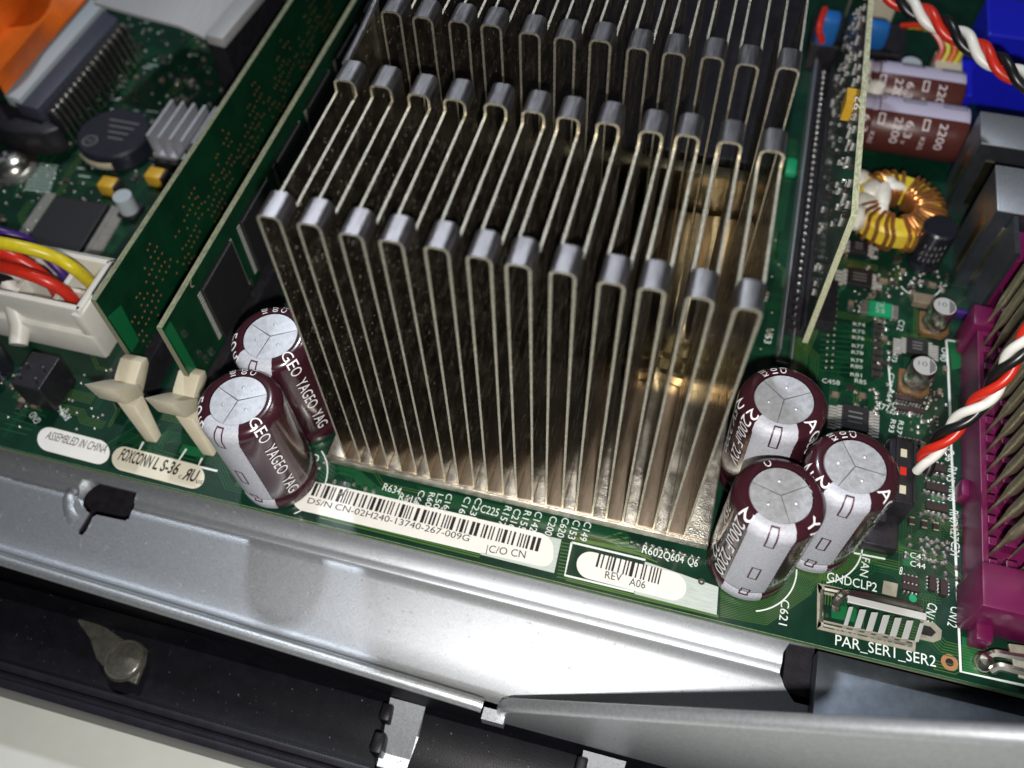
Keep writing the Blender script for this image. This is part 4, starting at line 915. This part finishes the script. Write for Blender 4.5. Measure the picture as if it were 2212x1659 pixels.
# lying capacitors
def lying(x0, x1, y, z, label, roll=0):
    t = thing('lying_capacitor', (x0, y, z), label, 'capacitor', 'pair of brown capacitors lying flat'); R_ = .71
    Mx = Matrix.Rotation(PI / 2, 3, 'Y'); L = x1 - x0
    pf = [(.35, 0), (.60, 0), (.69, .05), (.71, .16), (.71, .30), (.665, .38), (.665, .42), (.71, .50), (.71, L - .12), (.68, L - .04), (.60, L)]
    MB().mt('lying_brown').lathe(pf, 44, (x0, y, z), M=Mx).build('sleeve', t, smooth=True)
    MB().mt('can_top').lathe([(.001, L - .03), (.62, L - .03)], 30, (x0, y, z), M=Mx).build('end_disc', t)
    def P(x, a, off): # a measured from straight up, + toward viewer (-y)
        rr = .71
        for (r0, s0), (r1_, s1) in zip(pf, pf[1:]):
            if s0 <= x <= s1 and s1 > s0: rr = r0 + (r1_ - r0) * (x - s0) / (s1 - s0); break
        rr += off; return (x0 + x, y - rr * math.sin(a), z + rr * math.cos(a))
    b = MB().mt('lying_stripe'); n = 30; k = 8; vs = []
    for i in range(n + 1):
        for j in range(k + 1): vs.append(P(.03 + (L - .08) * i / n, math.radians(-34 + 58 * j / k + roll), .006))
    b.add(vs, [(i * (k + 1) + j, i * (k + 1) + j + 1, (i + 1) * (k + 1) + j + 1, (i + 1) * (k + 1) + j) for i in range(n) for j in range(k)]); b.build('stripe', t, smooth=True)
    b = MB().mt('black_chip')
    for xc in (.35, 1.35, 2.35):
        pp = []
        for q in range(25):
            a = 2 * PI * q / 24; ex = .22 * (1 if math.cos(a) > 0 else -1) + .07 * math.cos(a); pp.append(P(min(L - .06, max(.05, xc + ex)), math.radians(-12 + roll) + .07 * math.sin(a) / .71, .014))
        b.tube(pp, .009, 4, cap=False)
    b.build('minus_marks', t)
    b = MB().mt('lying_ink')
    for (s_, xx, a_, ln, h) in (('6.3', .15, 38, .42, .17), ('K2G', .42, 70, .34, .10), ('2200', .92, 34, .66, .20), ('6.3', 1.22, 38, .42, .19), ('K2G', 1.65, 66, .34, .11), ('2200', 2.02, 34, .66, .20), ('V', 1.2, 78, .1, .1)):
        wrapped(b, s_, (lambda a0, x_: lambda X, Y: P(min(L - .03, x_ + Y), math.radians(a0 + roll) + X / .71, .012))(a_, xx), 0, ln, h, 0)
    for xx in (.52, 1.62):
        for (u0, u1, a0, a1) in ((xx, xx + .16, 30, 32.5), (xx, xx + .16, 50, 52.5), (xx, xx + .03, 30, 52), (xx + .13, xx + .16, 30, 52)):
            vs = [P(u0, math.radians(a0 + roll), .012), P(u1, math.radians(a0 + roll), .012), P(u1, math.radians((a0 + a1) / 2 + roll), .012), P(u0, math.radians((a0 + a1) / 2 + roll), .012), P(u1, math.radians(a1 + roll), .012), P(u0, math.radians(a1 + roll), .012)]
            b.add(vs, [(0, 1, 2, 3), (3, 2, 4, 5)])
    b.build('lettering', t); return t
lying(9.95, 12.72, 12.82, .78, 'brown lying capacitor with lavender stripe, the nearer of the pair')
lying(9.90, 12.62, 14.22, .80, 'brown lying capacitor with lavender stripe, the farther one with a white glue blob', -6)
b = MB().mt('glue'); b.lathe([(.001, .62), (.16, .5), (.24, .25), (.26, 0)], 12, (9.95, 13.6, 1.05)); b.lathe([(.001, .5), (.16, .4), (.22, .2), (.24, 0)], 12, (9.95, 13.95, 1.35)); b.lathe([(.001, .35), (.2, .25), (.24, 0)], 12, (10.35, 13.45, 1.25))
tag(b.build('glue_blob', smooth=True), 'white glue blob between the two lying capacitors', 'glue')

# toroid
C_ = Vector((11.18, 9.88, .62)); t = thing('toroid_coil', (C_.x, C_.y, 0), 'yellow ring coil wound with thick copper wire', 'coil'); R0, r0, hh = .77, .29, .28
b = MB().mt('core_yellow'); pf = [(R0 - r0, -hh + .06), (R0 - r0 + .07, -hh), (R0 + r0 - .08, -hh), (R0 + r0, -hh + .08), (R0 + r0, hh - .08), (R0 + r0 - .08, hh), (R0 - r0 + .07, hh), (R0 - r0, hh - .07), (R0 - r0, -hh + .06)]
b.lathe(pf, 60, C_); b.build('ring_core', t, smooth=True)
rnd = random.Random(5)
angs = [200, 211, 222, 238, 248, 258] + [284, 292] + [300 + 9.6 * k for k in range(14)] + [86, 97, 109, 120, 131]
for a in angs:
    for_b = math.radians(a + rnd.uniform(-1.5, 1.5)); sk_ = math.radians(rnd.uniform(-2, 2) + (10 if 190 < a < 260 else 3))
    w_ = .06; P = []
    for k in range(33):
        th = 2 * PI * k / 32; ct, st = math.cos(th), math.sin(th); e = .55
        rr = R0 + (r0 + w_ + .02) * (abs(ct) ** e) * (1 if ct > 0 else -1); zz = (hh + w_) * (abs(st) ** e) * (1 if st > 0 else -1); an = for_b + sk_ * ct
        P.append(C_ + Vector((rr * math.cos(an), rr * math.sin(an), zz)))
    MB().mt('copper').tube(P, .050, 8, cap=False).build('winding', t, smooth=True)
b = MB().mt('glue')
for (x, y, z, rx, ry, rz) in ((-.38, .12, .30, .20, .55, .14), (-.62, .35, .28, .25, .3, .12), (-.75, -.18, .25, .3, .36, .12), (-.9, -.55, .1, .25, .4, .3), (-.1, .50, .34, .22, .16, .08), (-.25, .62, .34, .14, .18, .08), (-.38, -.25, .28, .16, .3, .12), (-.95, .75, .15, .3, .3, .2)):
    vs = []; N1, N2 = 12, 7
    for i in range(N2 + 1):
        ph = PI * i / N2
        for j in range(N1):
            th = 2 * PI * j / N1; kx = 1 + .12 * math.sin(3 * th + x * 9 + ph * 2); vs.append(C_ + Vector((x + rx * kx * math.sin(ph) * math.cos(th), y + ry * kx * math.sin(ph) * math.sin(th), z + rz * math.cos(ph))))
    b.add(vs, [(i * N1 + j, (i + 1) * N1 + j, (i + 1) * N1 + (j + 1) % N1, i * N1 + (j + 1) % N1) for i in range(N2) for j in range(N1)])
b.build('glue', t, smooth=True)

# black capacitor behind it
p = at(1993, 566, 0); t = thing('black_capacitor', p, 'black can capacitor with blurred white print just below the copper coil', 'capacitor')
MB().mt('can_black').lathe([(.001, 1.25), (.34, 1.25), (.39, 1.2), (.39, .25), (.365, .2), (.39, .14), (.39, .01)], 30, p).build('can', t, smooth=True)
b = MB().mt('chip_mark')
for k in range(5):
    a = math.radians(-125 + k * 16); q = Vector((p.x + .394 * math.cos(a), p.y + .394 * math.sin(a), 0))
    for z in (.42, .62, .85): b.box(q + Vector((0, 0, z + .02 * k)), (.01, .035, .10), (0, 0, a))
b.build('print', t)
# small silver cans
def smallcan(u, v, label):
    p = at(u, v, 0); t = thing('small_capacitor', p, label, 'capacitor', 'small silver can capacitors')
    MB().mt('can_silver').lathe([(.0, .80), (.255, .80), (.28, .76), (.28, .30), (.265, .26), (.29, .22), (.29, .12)], 28, p).build('can', t, smooth=True)
    MB().mt('can_plate').lathe([(.001, .806), (.245, .806)], 28, p).build('lid', t)
    b = MB().mt('can_base'); s = .33; c = .12; b.prism([(p.x - s, p.y - s + c), (p.x - s + c, p.y - s), (p.x + s - c, p.y - s), (p.x + s, p.y - s + c), (p.x + s, p.y + s), (p.x - s, p.y + s)], 0.0, .15); b.build('foot', t, bevel=.02)
    b = MB().mt('chip_mark'); b.prism([(p.x + .1, p.y - .2), (p.x + .22, p.y - .08), (p.x + .22, p.y + .08), (p.x + .1, p.y + .2)], .8065, .810); text_on(b, '10', (p.x - .14, p.y - .02, .81), (p.x + .05, p.y - .02, .81), .12); b.build('lid_print', t); return t
smallcan(2013, 708, 'small silver can capacitor near the blue part, the farther of two'); smallcan(1970, 834, 'small silver can capacitor above the small chip arrays, the nearer of two')
# small chips
def soic(u0, v0, u1, v1, n, label, hgt=.17):
    A = at(u0, v0, hgt); B_ = at(u1, v1, hgt); x0, x1 = sorted((A.x, B_.x)); y0, y1 = sorted((A.y, B_.y))
    t = thing('small_chip', ((x0 + x1) / 2, (y0 + y1) / 2, 0), label, 'chip', 'small black chips with side pins')
    MB().mt('black_chip').bb(x0, x1, y0, y1, .03, hgt).build('chip_body', t, bevel=.02)
    b = MB().mt('pin_bright')
    for k in range(n):
        y = y0 + (y1 - y0) * (k + .5) / n; h = (y1 - y0) / n * .28
        for s, X in ((-1, x0), (1, x1)):
            b.bb(min(X, X + s * .10), max(X, X + s * .10), y - h, y + h, .06, .11); b.bb(min(X + s * .08, X + s * .26), max(X + s * .08, X + s * .26), y - h, y + h, .0, .035)
    b.build('pins', t); b = MB().mt('chip_mark')
    for k in range(3): b.ribbon([(x0 + .12, y0 + (y1 - y0) * (.3 + .2 * k), 0), (x1 - .14, y0 + (y1 - y0) * (.3 + .2 * k), 0)], .035, hgt + .004)
    b.build('chip_print', t); return t
soic(1833, 577, 1884, 620, 4, 'small black chip with four pins a side left of the black can capacitor')
soic(1838, 514, 1876, 548, 3, 'small black chip partly under the copper coil')
soic(1960, 726, 2006, 768, 6, 'small black chip between the two small silver cans')
soic(1822, 870, 1876, 934, 8, 'black chip directly behind the right group of brown capacitors', .2)
p = at(1757, 672, 0); t = thing('jumper_block', p, 'small dark switch block with yellow lever beside the upright card', 'switch')
MB().mt('black_plastic').bb(p.x - .15, p.x + .45, p.y - .55, p.y + .75, 0, .35).build('block', t, bevel=.02); MB().mt('core_yellow').box((p.x + .15, p.y + .35, .4), (.1, .3, .12), (0, 0, -.3)).build('lever', t)
p = at(1901, 668, .1); t = thing('green_fuse', (p.x, p.y, 0), 'flat green fuse with metal ends and pale marking', 'fuse')
MB().mt('green_smd').bb(p.x - .27, p.x + .27, p.y - .2, p.y + .2, .02, .14).build('body', t, bevel=.02); MB().mt('solder_pad').bb(p.x - .42, p.x - .27, p.y - .2, p.y + .2, 0, .12).bb(p.x + .27, p.x + .42, p.y - .2, p.y + .2, 0, .12).build('ends', t, bevel=.02)
b = MB().mt('silk_dim'); text_on(b, 'JX', (p.x - .12, p.y + .02, .145), (p.x + .1, p.y + .02, .145), .12); text_on(b, '25', (p.x - .12, p.y - .14, .145), (p.x + .1, p.y - .14, .145), .12); b.build('marking', t)
p = at(1996, 647, .15); b = MB().mt('ceramic').bb(p.x - .25, p.x + .25, p.y - .16, p.y + .16, 0, .2); tag(b.build('inductor_block', bevel=.03), 'grey block component behind the farther silver can', 'component')
p = at(2060, 675, .1); b = MB().mt('wire_purple').bb(p.x - .45, p.x + .5, p.y - .07, p.y + .07, 0, .2); tag(b.build('violet_bar', bevel=.04, smooth=True), 'low violet bar beside the farther silver can', 'component')

# fan connector
t = thing('fan_connector', (11.7, 1.6, 0), 'black fan connector with the twisted cable plugged in, right of the capacitors', 'connector')
P = [at(1846, 1180, 0), at(1915, 1206, 0)]; X0, Y0 = P[0].x, P[0].y
b = MB().mt('black_plastic'); b.bb(10.93, 11.60, .88, 1.75, 0, .36); b.build('header_base', t, bevel=.04, smooth=True)
b = MB().mt('black_plastic'); b.bb(11.18, 11.72, 1.60, 3.05, 0, .95); b.bb(11.0, 11.3, 1.3, 2.6, 0, .6); b.build('plug', t, bevel=.05, smooth=True)
b = MB().mt('cream'); 
for k, mn in enumerate(('cream', 'wire_red', 'cream')): MB().mt(mn).bb(11.40, 11.52, 1.80 + k * .42, 1.98 + k * .42, .93, .965).build('contact', t)
b = MB().mt('black_chip'); b.bb(11.30, 11.34, 1.62, 3.0, .9, 1.02); b.bb(11.64, 11.68, 1.62, 3.0, .9, 1.02); b.build('ribs', t)

# magenta parallel connector and pins
t = thing('parallel_connector', (13.4, 3, 0), 'magenta plastic connector block with a row of square slots down the right edge', 'connector')
b = MB().mt('magenta'); b.bb(12.93, 13.06, .55, 6.35, 0, .95); b.bb(13.06, 14.6, .55, 6.6, 0, .55)
for k in range(13): b.bb(13.05, 13.22, .66 + k * .46, .83 + k * .46, .5, .95)
for k in range(13): b.bb(13.40, 13.62, .76 + k * .46, .93 + k * .46, .5, .85)
b.build('slot_comb', t, bevel=.02)
for q_, nm in (((12.80, 14.8, -.30, .60, 0, 1.25), 'end_block'), ((12.98, 13.3, -.62, -.25, 0, .5), 'key_tab'), ((12.78, 12.98, 2.4, 2.8, 0, .4), 'key_tab'), ((12.80, 13.25, 6.3, 6.9, 0, 1.1), 'end_block'), ((13.3, 14.8, 6.6, 7.4, 0, 1.3), 'end_block')): MB().mt('magenta').bb(*q_).build(nm, t, bevel=.06, smooth=True)
pin0 = None
for k in range(13):
    x, y = 13.12, .98 + k * .46
    if pin0 is None:
        b = MB().mt('gold_pin'); b.tube([(x, y, .35), (x, y, .9), (x + .02, y, 1.35), (x + .03, y, 1.55), (x + .05, y, 1.8), (x + .05, y, 4.2)], [.02, .028, .045, .07, .115, .115], 10)
        pin0 = thing('connector_pin', (x, y, .35), 'long tarnished gold pin standing in the magenta connector', 'pin', 'gold pins rising from the magenta connector')
        b.build('pin_shaft', pin0, smooth=True)
    else:
        c = copy_tree(pin0); c.location.y = y
for k in range(13):
    c = copy_tree(pin0); c.location.x = 13.62; c.location.y = .72 + k * .46

# ground clip
t = thing('ground_clip', (11.2, -.5, 0), 'tin plated ground spring clip with comb fingers by the PAR_SER1_SER2 print', 'clip')
b = MB().mt('beige_pad')
def quad(pts, z, h, m_=b): m_.prism3([at(u, v, z) for u, v in pts], (0, 0, h))
quad(((1764, 1359), (1976, 1409), (1978, 1386), (1768, 1338)), .01, .02); quad(((1765, 1260), (1768, 1281), (1994, 1333), (1975, 1306)), .01, .02); quad(((1764, 1359), (1773, 1352), (1775, 1268), (1765, 1260)), .01, .02)
b.build('solder_land', t)
b = MB().mt('can_silver'); b.tube(bez([at(1985, 1315, .05), at(1900, 1296, .10), at(1855, 1286, .22), at(1825, 1285, .35), at(1808, 1300, .30), at(1806, 1316, .12)], 8), .085, 8)
b.tube([at(1780, 1272, .06), at(1860, 1288, .08), at(1992, 1318, .06)], .06, 8)
b.tube([at(1778, 1350, .05), at(1970, 1393, .05)], .05, 8); b.tube([at(1776, 1275, .04), at(1774, 1345, .04)], .04, 8)
b.build('spring_wire', t, smooth=True)
b = MB().mt('can_plate')
for k in range(7):
    u = 1828 + k * 25.5; v = 1308 + k * 5.9; A, B_ = at(u + 10, v + 4, .38), at(u - 2, v + 44, .06); wv = Vector((.062, .012, 0)) if k not in (0, 6) else Vector((.04, .008, 0))
    b.hexa([A - wv, A + wv, B_ + wv, B_ - wv, A - wv + Vector((0, 0, .03)), A + wv + Vector((0, 0, .03)), B_ + wv + Vector((0, 0, .03)), B_ - wv + Vector((0, 0, .03))][::1])
A, B_ = at(1830, 1302, .38), at(2000, 1342, .38); b.hexa([A, B_, B_ + Vector((0, .14, 0)), A + Vector((0, .14, 0)), A + Vector((0, 0, .04)), B_ + Vector((0, 0, .04)), B_ + Vector((0, .14, .04)), A + Vector((0, .14, .04))])
b.build('comb_fingers', t, bevel=.01)
b = MB().mt('beige_pad'); pp = [at(u, v, .012) for u, v in ((1988, 1340), (2018, 1346), (2034, 1362), (2032, 1382), (2016, 1388), (1984, 1380), (1988, 1370), (2012, 1376), (2022, 1366), (2010, 1354), (1986, 1348))]
b.prism3(pp, (0, 0, .012)); b.mt('ink').prism3([at(u, v, .008) for u, v in ((1984, 1350), (2010, 1355), (2022, 1366), (2012, 1376), (1980, 1369))], (0, 0, .004)); b.build('slot_rim', t)

# metal port shells at right, blue and dark things beyond
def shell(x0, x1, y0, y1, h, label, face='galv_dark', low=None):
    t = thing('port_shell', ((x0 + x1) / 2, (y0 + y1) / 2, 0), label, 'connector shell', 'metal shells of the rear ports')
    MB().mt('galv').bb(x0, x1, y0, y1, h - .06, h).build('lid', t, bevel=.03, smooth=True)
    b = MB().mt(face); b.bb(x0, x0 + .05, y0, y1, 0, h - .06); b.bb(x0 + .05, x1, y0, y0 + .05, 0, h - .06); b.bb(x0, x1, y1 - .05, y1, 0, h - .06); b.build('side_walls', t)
    MB().mt('clip_gold').bb(x0 - .03, x0 - .005, y0 + .2, y0 + .5, .3, h - .6).build('spring_finger', t); MB().mt('clip_gold').bb(x0 + .3, x0 + .5, y0 - .03, y0 - .005, .3, h - .5).build('spring_finger', t); return t
shell(12.60, 15.5, 10.9, 12.05, 2.2, 'grey metal port shell in the upper right, behind the copper coil')
shell(12.75, 15.5, 8.35, 9.8, 2.55, 'grey metal port shell nearer the magenta connector')
t = thing('rear_port', (13.6, 7.3, 0), 'dark magenta port body standing just behind the magenta connector', 'connector')
MB().mt('magenta').bb(13.2, 15.5, 7.3, 8.2, 0, 2.2).build('port_body', t, bevel=.04); MB().mt('galv_dark').bb(13.1, 13.2, 7.2, 8.3, 0, 2.5).build('port_face', t)
t = thing('video_connector', (13.8, 16.3, 0), 'bright blue connector block in the top right corner', 'connector')
MB().mt('blue_plastic').bb(12.85, 15.5, 15.2, 16.9, 0, 2.2).build('block', t, bevel=.05); b = MB().mt('blue_plastic').bb(11.9, 12.9, 14.1, 15.6, 0, 1.1); b.build('side_block', t, bevel=.05)
t = thing('blue_socket', (9.5, 15.5, 0), 'light blue plastic socket behind the upright card', 'socket')
MB().mt('blue_light').bb(8.65, 9.25, 15.5, 16.1, .9, 1.75).build('block', t, bevel=.15, smooth=True); MB().mt('blue_light').bb(9.8, 10.6, 15.6, 16.1, .9, 1.7).build('side_block', t, bevel=.2, smooth=True)
MB().mt('black_plastic').bb(8.6, 11.2, 15.7, 17.2, 0, .85).build('foot', t, bevel=.03)
b = MB().mt('wire_red'); b.tube(bez([at(1782, 20, 2.0), at(1775, 40, 2.0), at(1770, 65, 1.9), at(1776, 92, 1.6)], 8), .09, 8); tag(b.build('red_wire', smooth=True), 'short red wire hanging below the light blue socket', 'wire')
t = thing('white_plug', (12.0, 13.9, 0), 'cream plug with a bundle of red and yellow wires behind the lying capacitors', 'plug')
MB().mt('cream').bb(11.85, 12.55, 14.75, 15.5, 0, 1.3).build('plug_body', t, bevel=.04)
for k, mn in enumerate(('wire_red', 'wire_yellow', 'wire_orange', 'wire_yellow')): MB().mt(mn).tube(bez([(11.9 + .15 * k, 15.1, 1.2), (11.9 + .17 * k, 15.3, 1.6), (11.4 + .2 * k, 15.6, 1.9), (10.8 + .2 * k, 15.8, 1.7)], 6), .07, 6).build('wire', t, smooth=True)
t = thing('black_capacitor', (11.4, 15.3, 0), 'black can capacitor with pale top behind the lying capacitors', 'capacitor'); MB().mt('can_black').lathe([(.001, 1.1), (.34, 1.1), (.4, 1.02), (.4, 0)], 24, (11.3, 15.1, 0)).build('can', t, smooth=True); MB().mt('band_grey').lathe([(.001, 1.106), (.26, 1.106)], 20, (11.3, 15.1, 0)).build('lid', t)
b = MB().mt('cream').bb(9.6, 10.8, 17.3, 18.6, 0, 1.6); tag(b.build('cream_block', bevel=.1, smooth=True), 'cream block at the top edge above the light blue socket', 'component')
t = thing('clip_foot', at(2170, 1440, 0), 'tin plated bracket foot with solder bead in the lower right corner', 'bracket')
b = MB().mt('can_silver'); b.dome(tuple(at(2122, 1432, 0)), .2, .25, 14); b.tube(bez([at(2128, 1420, .1), at(2150, 1412, .2), at(2185, 1418, .25), at(2230, 1425, .3)], 6), .09, 8); b.tube(bez([at(2140, 1448, .1), at(2160, 1440, .2), at(2185, 1446, .25), at(2230, 1458, .3)], 6), .09, 8); b.build('solder_bead', t, smooth=True)
b = MB().mt('beige_pad'); b.prism3([at(u, v, .25) for u, v in ((2176, 1392), (2240, 1400), (2240, 1475), (2200, 1465), (2188, 1440))], (0, 0, .06)); b.build('plate', t, bevel=.01)
for (u, v, w_, h_) in ((2110, 560, .9, .25), (2075, 640, .8, .3), (2140, 640, .5, .5)):
    pass
bpy.context.view_layer.update()
